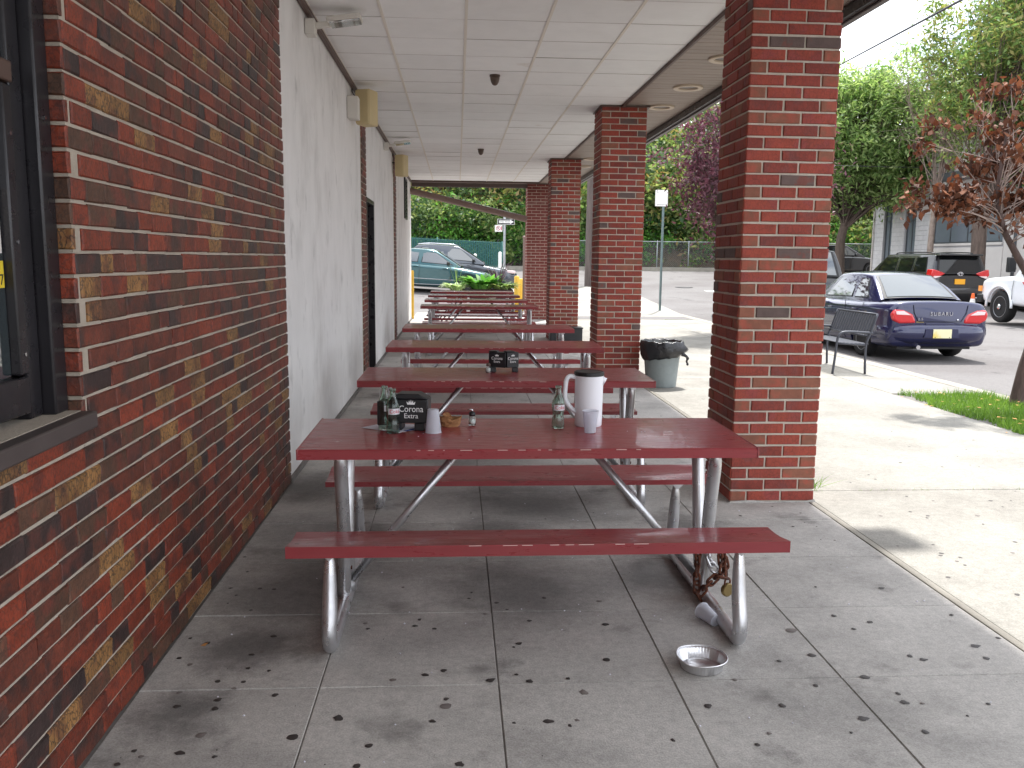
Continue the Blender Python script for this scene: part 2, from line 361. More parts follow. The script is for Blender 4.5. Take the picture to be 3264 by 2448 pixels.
def tag(o, label=None, cat=None, group=None, kind=None):
    if label: o['label'] = label
    if cat: o['category'] = cat
    if group: o['group'] = group
    if kind: o['kind'] = kind
    return o
def thing(name, label, cat, loc=(0, 0, 0), rz=0.0, group=None):
    o = bpy.data.objects.new(name, None); COL.objects.link(o); o.empty_display_size = .2
    o.location = loc; o.rotation_euler = (0, 0, rz)
    return tag(o, label, cat, group)
def structure(o): o['kind'] = 'structure'; return o
def copy_tree(o, parent=None):
    c = o.copy(); COL.objects.link(c); c.parent = parent
    for ch in list(o.children): copy_tree(ch, c)
    return c
def text_geo(s, size=1.0, extrude=0.0, align='CENTER', spacing=1.0, sx=1.0):
    cu = bpy.data.curves.new('t', 'FONT'); cu.body = s; cu.size = size; cu.extrude = extrude; cu.align_x = align; cu.align_y = 'CENTER'; cu.space_character = spacing; cu.resolution_u = 3
    ob = bpy.data.objects.new('t', cu); COL.objects.link(ob)
    me = bpy.data.meshes.new_from_object(ob.evaluated_get(bpy.context.evaluated_depsgraph_get()))
    vs = [Vector((v.co.x * sx, v.co.y, v.co.z)) for v in me.vertices]; fs = [tuple(p.vertices) for p in me.polygons]
    bpy.data.objects.remove(ob); bpy.data.curves.remove(cu); bpy.data.meshes.remove(me)
    return vs, fs
def text_obj(s, name, matname, M, size, parent=None, extrude=.0008, spacing=1.0, sx=1.0, fn=None):
    vs, fs = text_geo(s, size, extrude, spacing=spacing, sx=sx)
    mb = MB(); mb.add([(M @ v) if fn is None else fn(v) for v in vs], fs)
    return mb.build(name, matname, parent)
# text standing upright in the XZ plane and facing -Y
def up_front(x, y, z, rz=0.0): return Matrix.Translation((x, y, z)) @ Matrix.Rotation(rz, 4, 'Z') @ Matrix.Rotation(pi / 2, 4, 'X')
def cat_spline(pts, n):
    P = np.array(pts, float); m = len(P); out = []
    for i in range(m - 1):
        p0 = P[max(i - 1, 0)]; p1 = P[i]; p2 = P[i + 1]; p3 = P[min(i + 2, m - 1)]
        for k in range(n):
            t = k / n
            out.append(.5 * ((2 * p1) + (-p0 + p2) * t + (2 * p0 - 5 * p1 + 4 * p2 - p3) * t * t + (-p0 + 3 * p1 - 3 * p2 + p3) * t ** 3))
    out.append(P[-1]); return [tuple(p) for p in out]
def fast_mesh(name, V, Fq, mats, mi=None):
    """V (n,3) array, Fq (m,k) index array"""
    me = bpy.data.meshes.new(name); n, (m, k) = len(V), Fq.shape
    me.vertices.add(n); me.vertices.foreach_set('co', np.asarray(V, np.float32).ravel())
    me.loops.add(m * k); me.loops.foreach_set('vertex_index', Fq.astype(np.int32).ravel())
    me.polygons.add(m); me.polygons.foreach_set('loop_start', np.arange(0, m * k, k, dtype=np.int32))
    for x in mats: me.materials.append(MATS[x])
    if mi is not None: me.polygons.foreach_set('material_index', mi.astype(np.int32))
    me.update(calc_edges=True); me.validate()
    return me
def leaf_arrays(C, size, aspect=.45, up=.5, droop=0.0, rng=RNG):
    """diamond leaves, folded along the midrib: C (n,3) centres, size (n,) lengths"""
    n = len(C)
    nrm = rng.normal(size=(n, 3)); nrm[:, 2] += up * 1.6; nrm /= np.linalg.norm(nrm, axis=1)[:, None]
    d = rng.normal(size=(n, 3)); d[:, 2] -= droop * 1.6; d -= nrm * np.sum(d * nrm, 1)[:, None]; d /= np.linalg.norm(d, axis=1)[:, None] + 1e-9
    w = np.cross(nrm, d); s = size[:, None]
    V = np.empty((n, 4, 3))
    V[:, 0] = C - d * s * .5; V[:, 2] = C + d * s * .5
    mid = C - d * s * .05
    V[:, 1] = mid + w * s * aspect * .5 + nrm * s * .10; V[:, 3] = mid - w * s * aspect * .5 + nrm * s * .10
    return V.reshape(-1, 3), np.arange(n * 4).reshape(n, 4)
def G(x, y):
    """terrain height: level by the building, rising gently past it"""
    z = 0.0
    if y > 24: z += .047 * (min(y, 46.0) - 24)
    if y > 26 and x < 2: z += .055 * min(2 - x, 6) * min(1, (y - 26) / 4)
    return z
def proj(p):
    d = Vector(p) - Vector((0, 0, CAM_H)); z = d.dot(cF)
    if z < .05: return None
    return (512 + FPX / 3264 * 1024 * d.dot(cR) / z, 384 - FPX / 3264 * 1024 * d.dot(cU) / z, z)

# ================================================================== SETTING: ground
def sheet(name, xs, ys, zf, mats, keep=None):
    mb = MB(); nx = len(xs)
    mb.v = [(x, y, zf(x, y)) for y in ys for x in xs]
    for j in range(len(ys) - 1):
        for i in range(nx - 1):
            if keep and not keep((xs[i] + xs[i + 1]) / 2, (ys[j] + ys[j + 1]) / 2): continue
            a = j * nx + i; mb.f.append((a, a + 1, a + 1 + nx, a + nx)); mb.m.append(0)
    return mb.build(name, mats, None, True)
xs = [-300, -120, -60, -30, -15, -8] + [-4 + i for i in range(0, 40)] + [40, 50, 70, 110, 300]
ys = [-300, -100, -40, -10, 0, 6, 12, 18, 22, 24, 25, 26, 27, 28, 29, 30, 32, 34, 36, 38, 40, 42, 44, 46, 47.5]
structure(tag(sheet('road', xs, ys, lambda x, y: G(x, y) - .12, ['asphalt']), 'worn grey asphalt road and parking lot', 'road'))
def hillz(x, y):
    t = max(0, y - 48.5)
    h = 1.05 + min(t * .62, 9.5 + .02 * t) + .25 * sin(x * .7 + y) + .3 * sin(x * .23 - y * .4)
    if x > 20: h -= min((x - 20) * .05, 2) * min(1, t / 6)
    return max(.9, h) if t > 0 else 1.03
structure(tag(sheet('hillside', [-300, -150, -80, -40] + list(range(-30, 70, 2)) + [90, 150, 300], [47.4, 48.4] + [49 + 1.5 * i for i in range(16)] + [90, 300], hillz, ['soil']), 'wooded brown hillside behind the road', 'hillside'))

# shaded slab floor under the canopy
WALLX = -1.095
plaza = structure(tag(MB().box(WALLX - .05, 2.2, -4.2, 24.3, -.3, -.0045).build('plaza_floor', 'joint'), 'shaded concrete slab floor under the canopy', 'floor'))
cx = [WALLX, -.478, .148, .775, 1.392, 2.198]
cy = [2.885 + .636 * k for k in range(-11, 34)]
def slab_mesh(w, l, seed):
    rr = random.Random(seed); g = .0020; c = .0022; mb = MB()
    top = [(g + c, g + c), (w - g - c, g + c), (w - g - c, l - g - c), (g + c, l - g - c)]
    low = [(g, g), (w - g, g), (w - g, l - g), (g, l - g)]
    zt = [rr.uniform(-.0015, .0015) for _ in range(4)]
    mb.loft([[(x, y, -.011) for x, y in low], [(x, y, -.004) for x, y in low], [(x, y, zt[i]) for i, (x, y) in enumerate(top)]], False, True)
    return mb.mesh('slab', ['slab'])
for i in range(5):
    ms = [slab_mesh(cx[i + 1] - cx[i], .636, 10 * i + k) for k in range(3)]
    for j in range(len(cy) - 1):
        o = link('slab', ms[(j * 7 + i) % 3], plaza); o.location = (cx[i], cy[j], 0)
# expansion strip along the outer edge
MB().box(2.198, 2.235, -4.2, 24.3, -.1, .003).build('edge_strip', 'kerb', plaza, bevel=.003)

# sunlit sidewalk outside the pillars
side = structure(tag(MB().box(2.235, 6.05, -12, 24, -.3, -.012).build('sidewalk', 'joint'), 'pale sunlit concrete sidewalk outside the pillars', 'sidewalk'))
def walk_slab(x0, x1, y0, y1):
    mb = MB(); g = .005; c = .005; low = [(x0 + g, y0 + g), (x1 - g, y0 + g), (x1 - g, y1 - g), (x0 + g, y1 - g)]
    top = [(x0 + g + c, y0 + g + c), (x1 - g - c, y0 + g + c), (x1 - g - c, y1 - g - c), (x0 + g + c, y1 - g - c)]
    mb.loft([[(x, y, -.011) for x, y in low], [(x, y, -.004) for x, y in low], [(x, y, 0) for x, y in top]], False, True)
    return mb.build('slab', 'walk', side)
PIT = (5.0, 6.05, 4.2, 9.58)
for y0, y1 in ((-12, -5.4), (-5.4, 0.0), (0, 5.42), (5.42, 10.8), (10.8, 16.2), (16.2, 21.6), (21.6, 24)):
    walk_slab(2.235, 4.98, y0, y1)
    if y0 < 5 and y1 > 4.2: walk_slab(4.98, 6.05, y0, PIT[2])
    elif y0 == 5.42: walk_slab(4.98, 6.05, PIT[3], y1)
    else: walk_slab(4.98, 6.05, y0, y1)
# the sidewalk past the building, following the rise, with a rounded street corner
def corner(y): return 6.25 if y < 29 else 6.25 - 4 * (1 - sqrt(max(0, 1 - ((y - 29) / 6.2) ** 2)))
mb = MB(); yy = [24 + i * .45 for i in range(25)]
L_, R_ = [], []
for y in yy: L_.append((2.0, y, G(2, y))); R_.append((corner(y), y, G(5, y)))
n = len(yy); mb.v = L_ + R_ + [(p[0] + .002, p[1], p[2] - .14) for p in R_]
mb.f = [(i, n + i, n + i + 1, i + 1) for i in range(n - 1)] + [(n + i, 2 * n + i, 2 * n + i + 1, n + i + 1) for i in range(n - 1)]; mb.m = [0] * len(mb.f)
structure(tag(mb.build('corner_sidewalk', 'walk'), 'pale sidewalk rising to the rounded street corner', 'sidewalk'))
kerb = structure(tag(MB().box(6.05, 6.23, -12, 24, -.3, -.02).build('kerb', 'joint'), 'concrete kerb along the parked cars', 'kerb'))
km = MB().box(.0, .2, .004, 1.796, -.2, .006).build('kerb_stone', 'kerb', kerb, bevel=.018, seg=2)
km.location = (6.05, -12, 0)
for k in range(1, 20):
    o = km.copy(); COL.objects.link(o); o.location = (6.05, -12 + 1.8 * k, 0)
# dark asphalt apron strip crossing the sidewalk
structure(tag(sheet('apron_strip', [2.3, 4.2, 6.0], [21.7, 22.2, 22.75], lambda x, y: .004, ['asphalt']), 'dark asphalt patch across the sidewalk', 'patch'))
# far side of the street and far side of the cross street
far = structure(tag(MB().box(17.7, 20.0, -12, 24, -.2, .02).build('far_sidewalk', 'walk'), 'sidewalk on the far side of the street', 'sidewalk'))
structure(tag(sheet('far_sidewalk_rise', [17.7, 20.0, 46], [24] + [25 + i for i in range(18)], lambda x, y: G(10, y) + .02, ['walk'], lambda x, y: x < 20 or y > 44), 'sidewalk rising past the grey building', 'sidewalk'))
structure(tag(sheet('hill_sidewalk', [-300, -60, -20] + list(range(-12, 60, 3)) + [300], [46.0, 46.2, 48.4], lambda x, y: G(10, 46) + .06 + .05 * max(0, min(6, 2 - x)), ['walk']), 'narrow pavement below the wooded hillside', 'pavement'))
mb = MB().box(-60, 120, 45.8, 46.0, .8, 1.1); structure(tag(mb.build('hill_kerb', 'kerb'), 'kerb at the foot of the wooded hillside', 'kerb'))
# crosswalk / stop-line paint on the road
mb = MB()
for (x0, x1, y0, y1) in ((9.6, 14.0, 33.0, 33.5), (8.2, 8.35, 40, 40.2)):
    mb.add([(x0, y0, G(10, y0) - .114), (x1, y0 + .3, G(10, y0 + .3) - .114), (x1, y1 + .3, G(10, y1 + .3) - .114), (x0, y1, G(10, y1) - .114)], [(0, 1, 2, 3)])
structure(tag(mb.build('stop_line', 'line_paint'), 'worn white stop line painted on the road', 'road marking'))
tag(MB().lathe([(.0, 0), (.34, 0), (.36, -.01)], n=24).build('manhole_cover', 'hub_dark', loc=(9.2, 35.0, G(10, 35) - .105)), 'round dark manhole cover in the road', 'manhole')

# ---- weeds, gum
def blades(name, pts, h, w, mats, parent=None, lean=.4):
    P = np.array(pts); n = len(P); a = RNG.uniform(0, 2 * pi, n); hh = h * RNG.uniform(.5, 1.25, n)
    d = np.stack([np.cos(a), np.sin(a), 0 * a], 1); tip = P + np.stack([np.cos(a) * 0, 0 * a, hh], 1) + RNG.normal(size=(n, 3)) * np.array([lean, lean, 0.05]) * hh[:, None]
    V = np.empty((n, 3, 3)); V[:, 0] = P - d * w / 2; V[:, 1] = P + d * w / 2; V[:, 2] = tip
    me = fast_mesh(name, V.reshape(-1, 3), np.arange(n * 3).reshape(n, 3), mats); return link(name, me, parent)
def in_pit(x, y):
    # ragged front edge of the lawn: from (5.2,9.55) round to (5.0,8.4) and on towards the viewer
    e = 5.0 + .05 * sin(y * 5) + .03 * sin(y * 17) + (max(0, y - 8.9) * .15)
    return x > e and y < 9.5 + .05 * sin(x * 9)
pit = structure(tag(MB().box(5.0, 6.05, 4.2, 9.58, -.2, -.015).build('lawn_soil', 'soil'), 'soil of the lawn strip around the street tree', 'soil'))
pts = []
while len(pts) < 15000:
    x, y = random.uniform(4.96, 6.06), random.uniform(4.25, 9.6)
    if in_pit(x, y): pts.append((x, y, -.015))
tag(blades('lawn_grass', pts, .085, .011, ['leaf_grass']), 'short green grass strip beside the kerb', 'grass', kind='stuff')
pts = [(2.26 + abs(random.gauss(0, .06)), 5.52 + random.gauss(0, .05), 0) for _ in range(170)]
tag(blades('weed_tuft', pts, .085, .007, ['leaf_grass'], lean=.7), 'small grass tuft in the crack at the pillar foot', 'weed')
pts = [(x, 5.42 + random.gauss(0, .006), -.004) for x in np.random.default_rng(3).uniform(2.6, 5, 120)] + [(random.uniform(5.2, 6.1), 21.6 + random.gauss(0, .03), 0) for _ in range(160)]
tag(blades('crack_weeds', pts, .018, .004, ['leaf_wood'], lean=.9), 'sparse weeds growing along the sidewalk cracks', 'weeds', kind='stuff')
GUM = [(-1.056,4.245,1),(-0.994,4.035,1),(-1.02,3.829,1),(-0.974,3.743,1),(-0.888,3.82,1.4),(-0.822,3.888,1.3),(-0.822,3.809,1.5),(-0.988,3.653,0.8),(-0.871,3.575,1),(-0.722,3.312,1.6),(-0.736,3.175,1.5),(-0.771,3.152,1.2),(-0.964,3.26,1.4),(-1.044,3.305,1),(-1.033,3.133,1.2),(-0.978,3.08,1.4),(-0.759,3.042,1.2),(-0.679,3.019,1),(-0.842,2.945,1.5),(-0.751,2.938,1.2),(-0.951,2.87,1.1),(-0.772,2.891,1),(-0.62,2.839,1.6),(-0.807,2.814,1.5),(-0.929,2.775,1.5),(-0.799,2.755,1.7),(-0.8,2.594,2),(-0.512,2.569,2.2),(-0.384,2.677,2.4),(-0.833,2.495,1.5),(-0.724,2.471,1),(-0.943,2.482,1),(-0.998,2.443,1.2),(-0.975,2.514,1),(-0.269,2.51,1.5),(-0.294,2.403,1.6),(-0.244,3.81,1.2),(0.067,3.738,1),(0.054,3.669,0.8),(0.174,3.616,1.4),(0.387,3.664,1.4),(0.315,3.625,1.1),(0.626,3.617,1.3),(0.613,3.372,1.8),(0.243,3.207,1.4),(0.221,3.176,0.8),(0.562,3.055,1.9),(-0.374,3.421,1),(-0.358,3.368,1.2),(-0.154,3.45,1.3),(-0.169,3.387,1.2),(-0.09,3.357,1.1),(0.121,3.497,1),(0.215,3.539,0.9),(0.302,3.421,1.3),(-0.047,2.994,1.6),(-0.113,2.963,1.5),(-0.226,2.93,1.3),(0.121,2.915,1.8),(0.259,2.9,1.6),(0.399,2.915,1.2),(0.216,2.952,1),(0.441,2.811,2.4),(-0.036,2.739,2.4),(-0.035,2.787,1.4),(-0.078,2.644,1.3),(0.299,2.627,1.7),(0.365,2.598,1.2),(0.393,2.63,1),(0.009,2.398,1.6),(0.186,2.622,0.8),(0.512,4.84,1),(0.083,4.97,1),(0.31,4.739,1),(0.81,4.957,0.7),(1.601,3.422,1.5),(1.725,3.354,1.5),(1.626,3.288,1.3),(1.363,3.286,2.6),(1.355,3.061,1.8),(1.73,3.039,1.6),(1.768,3.007,1.6),(2.037,3.114,2),(2.015,3.008,1.8),(2.115,3.413,1.2),(2.215,3.501,1.3),(2.173,3.181,1.2),(1.272,2.826,1.4),(1.478,2.88,1.8),(0.998,2.88,1.3),(0.848,2.702,2),(1.101,2.693,1.8),(1.53,2.696,1.8),(1.538,2.757,1.4),(1.588,2.687,0.8),(1.813,2.675,0.9),(1.695,2.601,0.7),(1.34,2.6,1.8),(1.501,2.51,1.7),(0.995,2.524,1),(1.26,2.517,0.8),(0.677,2.498,1.2),(0.934,2.462,1.1),(1.211,3.018,1),(2.052,4.914,0.8),(2.006,4.788,1),(2.001,4.729,0.7),(1.905,4.655,1),(2.04,4.651,0.6),(1.966,4.42,0.5),(2.039,4.41,0.8),(1.671,4.869,1.3),(1.93,5.052,0.6),(1.959,3.723,1.5),(1.658,3.748,0.9),(3.683,7.345,1),(3.691,6.739,1),(4.389,6.993,1.4),(3.575,6.049,1.2),(3.33,6.188,1.4),(3.102,4.835,1.8),(2.512,4.846,1.4),(2.768,4.796,1.2),(2.796,4.838,1.2),(2.734,4.924,1.4),(2.89,5.263,1.3),(3.007,5.158,1.2),(3.031,4.667,1.1),(3.371,5.013,1.2),(3.511,5.145,1),(3.014,4.349,1.3),(2.888,4.18,1.3),(2.545,3.624,1.6),(2.507,4.183,1.5),(2.483,4.149,1),(2.569,4.117,1.3),(2.52,4.064,1.3),(2.527,4.007,1.1),(2.348,3.847,1.5),(2.11,3.41,1.2),(2.538,4.319,0.8),(2.337,4.308,1),(3.818,6.097,1),(3.855,6.044,1),(2.898,5.701,1),(2.681,5.615,1)]
rg = random.Random(5)
for _ in range(80): GUM.append((rg.uniform(-.95, 2.1), rg.uniform(5, 21), rg.uniform(.4, 1.5)))
for _ in range(60): GUM.append((rg.uniform(2.3, 4.9), rg.uniform(1, 14), rg.uniform(.5, 1.3)))
for _ in range(40): GUM.append((rg.uniform(-1.02, 2.1), rg.uniform(2.3, 5.2), rg.uniform(.12, .3)))
def gum(name, sel, m, label):
    mb = MB()
    for i, (x, y, s) in enumerate(GUM):
        if ((i * 7919) % 100 < 78) != sel: continue
        n = 11; r = .0078 * s; ph = rg.uniform(0, 6); el = rg.uniform(.75, 1.35); jit = rg.uniform(.1, .3)
        pts = [(x + r * el * (1 + jit * sin(2 * a + ph) + .5 * jit * sin(5 * a + ph * 2)) * cos(a), y + r * (1 + jit * sin(3 * a + ph)) * sin(a)) for a in [2 * pi * j / n for j in range(n)]]
        mb.v += [(a, b, .0016) for a, b in pts] + [(x + (a - x) * .7, y + (b - y) * .8, .0026) for a, b in pts]
        o = len(mb.v) - 2 * n
        mb.f += [(o + j, o + (j + 1) % n, o + n + (j + 1) % n, o + n + j) for j in range(n)] + [tuple(range(o + n, o + 2 * n))]; mb.m += [0] * (n + 1)
    tag(mb.build(name, m, None, True), label, 'gum spots', kind='stuff')
gum('gum_spots', True, 'gum', 'blackened chewing gum spots trodden into the concrete')
gum('pale_gum_spots', False, 'gum_pale', 'faded grey chewing gum spots on the concrete')
# crumbs and grit scraps
mb = MB()
for _ in range(90):
    x, y = rg.uniform(-.9, 2.1), rg.uniform(2.4, 6); r = rg.uniform(.002, .0045)
    mb.lathe([(r * .6, 0), (r, r * .5), (r * .4, r)], (x, y, 0), 5)
tag(mb.build('floor_crumbs', 'paper'), 'tiny pale crumbs scattered on the shaded floor', 'crumbs', kind='stuff')

# ================================================================== BUILDING: wall, pillars, canopy
CEIL = 3.28
COURSE = .0712
def brick_mesh(l, h, d, seed, face):
    """brick whose worn face looks towards +X ('x') or -Y ('y'); origin at the middle of that face"""
    rr = random.Random(seed); c = .004
    fr = [(-l / 2 + c, -h / 2 + c), (l / 2 - c, -h / 2 + c), (l / 2 - c, h / 2 - c), (-l / 2 + c, h / 2 - c)]
    ed = [(-l / 2, -h / 2), (l / 2, -h / 2), (l / 2, h / 2), (-l / 2, h / 2)]
    j = lambda: rr.uniform(-.0016, .0016)
    rings = [[(a, b, -d) for a, b in ed], [(a + j(), b + j(), -.005) for a, b in ed], [(a + j(), b + j(), j()) for a, b in fr]]
    mb = MB()
    conv = (lambda a, b, t: (t, a, b)) if face == 'x' else (lambda a, b, t: (a, -t, b)) if face == 'y' else (lambda a, b, t: (-t, a, b))
    mb.loft([[conv(*p) for p in r] for r in rings], False, True)
    return mb
_bm = {}
def get_brick(l, h, d, face, v):
    k = (round(l, 3), round(h, 4), d, face, v)
    if k not in _bm: _bm[k] = brick_mesh(l, h, d, hash(k[0]) % 97 + v * 13, face)
    return k, _bm[k]
_bmesh = {}
def place_bricks(parent, items, limit, kinds):
    """items: (loc, length, height, depth, face, variant, matname). The largest in view become objects, the rest one joined part."""
    def area(it):
        p = proj(Vector(it[0]) + parent.location)
        if not p or not (-15 < p[0] < 1039 and -15 < p[1] < 783): return 0
        return 1.0 / p[2] ** 2 * (it[1] if it[4] == 'y' else it[1] * 1.1 / p[2])
    items = sorted(items, key=area, reverse=True)
    single = [it for it in items[:limit] if area(it) > 0]; rest = items[len(single):]
    for loc, l, h, d, face, v, m in single:
        k, mb = get_brick(l, h, d, face, v); k = k + (m,)
        if k not in _bmesh: _bmesh[k] = mb.mesh('brick', [m])
        o = link('brick', _bmesh[k], parent); o.location = loc
    if rest:
        ml = sorted(set(it[6] for it in rest)); J = MB()
        for loc, l, h, d, face, v, m in rest:
            k, mb = get_brick(l, h, d, face, v)
            J.add([(p[0] + loc[0], p[1] + loc[1], p[2] + loc[2]) for p in mb.v], mb.f, ml.index(m))
        o = J.build('brickwork', ml, parent); o['kind'] = 'stuff'

# ---- brick wall with the service window
BW = thing('brick_wall', 'multicoloured red, brown and ochre brick wall with pale mortar beside the tables', 'wall', (WALLX, 0, 0))
WIN = (.6, 2.6, 1.035, 2.52)          # y0,y1,z0,z1 of the window opening
mb = MB(); t = .30; mx = -.009
for y0, y1, z0, z1 in ((-4.2, WIN[0], 0, 4.6), (WIN[1], 5.70, 0, 4.6), (WIN[0], WIN[1], 0, WIN[2]), (WIN[0], WIN[1], WIN[3], 4.6)):
    mb.box(mx - t, mx, y0 + (.004 if y0 == WIN[1] else 0), y1, z0, z1)
mb.build('mortar', 'mortar_wall', BW)
items = []; rb = random.Random(21)
PAL = ['brick_a'] * 36 + ['brick_b'] * 26 + ['brick_c'] * 18 + ['brick_d'] * 11 + ['brick_e'] * 13
nc = int(CEIL / COURSE)
for r in range(nc):
    z = (r + .5) * COURSE + .002; y = -1.2 + (.1 if r % 2 else 0)
    while y < 5.70:
        l = rb.choice([.205, .205, .205, .14, .102])
        if 5.70 - (y + l) < .09: l = 5.70 - y
        y1 = y + l
        m = rb.choice(PAL)
        inz = WIN[2] - .03 < z < WIN[3]
        if inz and y1 > WIN[0] and y < WIN[1]:
            if y1 > WIN[1] + .08: ya, yb = WIN[1], y1
            else: y = y1; continue
        else: ya, yb = y, y1
        ll = round((yb - ya) / .01) * .01 - .0025
        items.append(((rb.uniform(-.002, .002), (ya + yb) / 2, z + rb.uniform(-.0012, .0012)), ll, COURSE - .0108 + rb.choice([-.001, 0, .001]), .05, 'x', rb.randrange(3), m))
        y = y1
    # the return of the brickwork into the window reveal (rounded corner bricks)
    if WIN[2] - .03 < z < WIN[3]:
        items.append(((-.056, WIN[1] - .007, z), .105, COURSE - .0125, .02, 'y', rb.randrange(3), rb.choice(PAL)))
place_bricks(BW, items, 300, PAL)
# ---- service window
SW = thing('service_window', 'black metal framed service window in the brick wall', 'window', (WALLX, 0, 0))
y0, y1, z0, z1 = WIN
fx = -.078
fr = MB()
fr.box(fx - .06, fx + .035, y1 - .085, y1 - .004, z0, z1).box(fx - .06, fx + .0, y1 - .16, y1 - .087, z0, z1)
fr.box(fx - .06, fx + .035, y0 + .004, y0 + .085, z0, z1).box(fx - .05, fx + .03, y0 + .086, y1 - .161, z1 - .08, z1 - .003)
fr.build('window_frame', 'black_metal', SW, bevel=.006)
MB().box(fx - .055, fx + .015, y0 + .09, y1 - .165, 1.93, 1.985).build('transom', 'brown_trim', SW, bevel=.005)
MB().box(fx - .055, fx + .005, y0 + .09, y1 - .165, z0 + .02, z0 + .125).build('bottom_rail', 'black_metal', SW, bevel=.005)
st = MB().box(fx - .05, fx + .01, y1 - .215, y1 - .17, z0 + .13, 1.925).build('sash_stile', 'black_metal', SW, bevel=.005)
for (yb, zb) in ((y1 - .19, 1.22), (y1 - .19, 1.52), (y1 - .19, 1.80), (y1 - .045, 1.86), (y1 - .045, 2.2)):
    MB().tube([(fx + .008, yb, zb), (fx + .04, yb, zb)] if yb > y1 - .1 else [(fx + .006, yb, zb), (fx + .013, yb, zb)], .0055, 8).build('screw', 'chrome', SW)
MB().box(fx - .022, fx - .016, y0 + .09, y1 - .218, z0 + .125, 1.93).build('lower_pane', 'car_glass', SW)
MB().box(fx - .022, fx - .016, y0 + .09, y1 - .165, 1.99, z1 - .08).build('upper_pane', 'car_glass', SW)
MB().box(-.09, .036, y0 - .05, y1 + .002, z0 - .052, z0 - .002).build('sill', 'sill_metal', SW, bevel=.006)
MB().box(fx - .6, fx - .56, y0, y1, z0, z1).build('dark_room_sheet', 'dark_room', SW)  # dark sheet standing in for the unlit room behind the glass
tag(MB().box(fx - .0155, fx - .0145, y1 - .36, y1 - .222, 1.40, 1.47).build('yellow_notice', 'paper_yellow', loc=(WALLX, 0, 0)), 'small yellow handwritten notice stuck on the service window', 'notice')
vs_, fs_ = text_geo('07', .04, .0004)
mb = MB(); mb.add([Vector((fx - .0139 + WALLX + v.z, y1 - .245 + v.x, 1.42 + v.y)) for v in vs_], fs_)
o = mb.build('handwriting', 'ink'); o.parent = bpy.data.objects['yellow_notice']; o.location = (-WALLX, 0, 0)
tag(MB().box(fx - .0155, fx - .0145, y1 - .34, y1 - .224, 1.49, 1.66).build('cream_notice', 'pale_plastic', loc=(WALLX, 0, 0)), 'cream paper notice stuck above the yellow one', 'notice')
tag(MB().lathe([(.03, 0), (.06, .01), (.075, .05)], n=18).build('blue_bowl', 'plate_blue', loc=(WALLX + fx - .12, 2.32, 1.27)), 'pale blue bowl behind the service window glass', 'bowl')

# ---- white stucco wall with two brick pilaster strips and the door
SWALL = thing('stucco_wall', 'long stained white stucco wall past the brick wall', 'wall', (0, 0, 0))
DOOR = (10.90, 11.85, 2.22)
for y0, y1 in ((5.70, 10.30), (10.80, 15.50), (16.02, 21.35)):
    mb = MB(); x1 = WALLX - .014
    if y0 == 10.80:
        mb.box(x1 - .3, x1, y0, DOOR[0], 0, 4.6).box(x1 - .3, x1, DOOR[1], y1, 0, 4.6).box(x1 - .3, x1, DOOR[0], DOOR[1], DOOR[2], 4.6)
    else: mb.box(x1 - .3, x1, y0, y1, .0, 4.6)
    mb.build('stucco_panel', 'stucco', SWALL)
MB().box(WALLX - .012, WALLX + .006, 5.702, 21.34, -.01, .035).build('base_sealant', 'joint', SWALL)
for k, (y0, y1) in enumerate(((10.30, 10.80), (15.50, 16.02))):
    P = thing('brick_pilaster', ['narrow brick strip in the white wall before the door', 'narrow brick strip in the white wall past the door'][k], 'pilaster', (WALLX, y0, 0))
    MB().box(-.3, -.006, 0, y1 - y0, 0, 4.6).build('mortar', 'mortar_wall', P)
    it = []
    for r in range(nc):
        z = (r + .5) * COURSE; y = 0; seq = [.2, .2, .1] if r % 2 else [.1, .2, .2]
        for l in seq:
            it.append(((0.004, y + l / 2, z), l - .006, COURSE - .012, .05, 'x', rb.randrange(3), rb.choice(PAL[:80]))); y += l
    place_bricks(P, it, 0, PAL)
D = thing('side_door', 'dark brown metal door set back in the white wall', 'door', (WALLX, DOOR[0], 0))
w = DOOR[1] - DOOR[0]
MB().box(-.16, -.12, .06, w - .06, .02, DOOR[2] - .06).build('door_leaf', 'brown_trim', D, bevel=.004)
mb = MB().box(-.2, -.005, .003, .058, 0, DOOR[2] - .003).box(-.2, -.005, w - .058, w - .003, 0, DOOR[2] - .003).box(-.2, -.005, .06, w - .06, DOOR[2] - .057, DOOR[2] - .003)
mb.build('door_frame', 'black_metal', D, bevel=.004)
MB().tube([(-.118, .14, 1.02), (-.075, .14, 1.02), (-.075, .24, 1.02)], .011, 8).build('handle', 'chrome', D, True)
V = thing('wall_vent', 'tall dark louvred vent high on the far white wall', 'vent', (WALLX - .014, 18.6, 2.3))
MB().box(.0, .03, 0, .05, 0, .85).box(.0, .03, .75, .8, 0, .85).box(.0, .03, .05, .75, .8, .85).box(.0, .03, .05, .75, 0, .05).build('vent_frame', 'black_metal', V)
for k in range(9): MB().box(.004, .02, .05, .75, .06 + k * .082, .115 + k * .082).build('louvre', 'black_metal', V)
# cable conduit in the angle between wall and ceiling
tag(MB().box(WALLX - .01, WALLX + .028, 5.9, 20.8, CEIL - .05, CEIL - .008).build('wall_conduit', 'brown_trim', bevel=.006), 'brown cable conduit running along the top of the white wall', 'conduit')

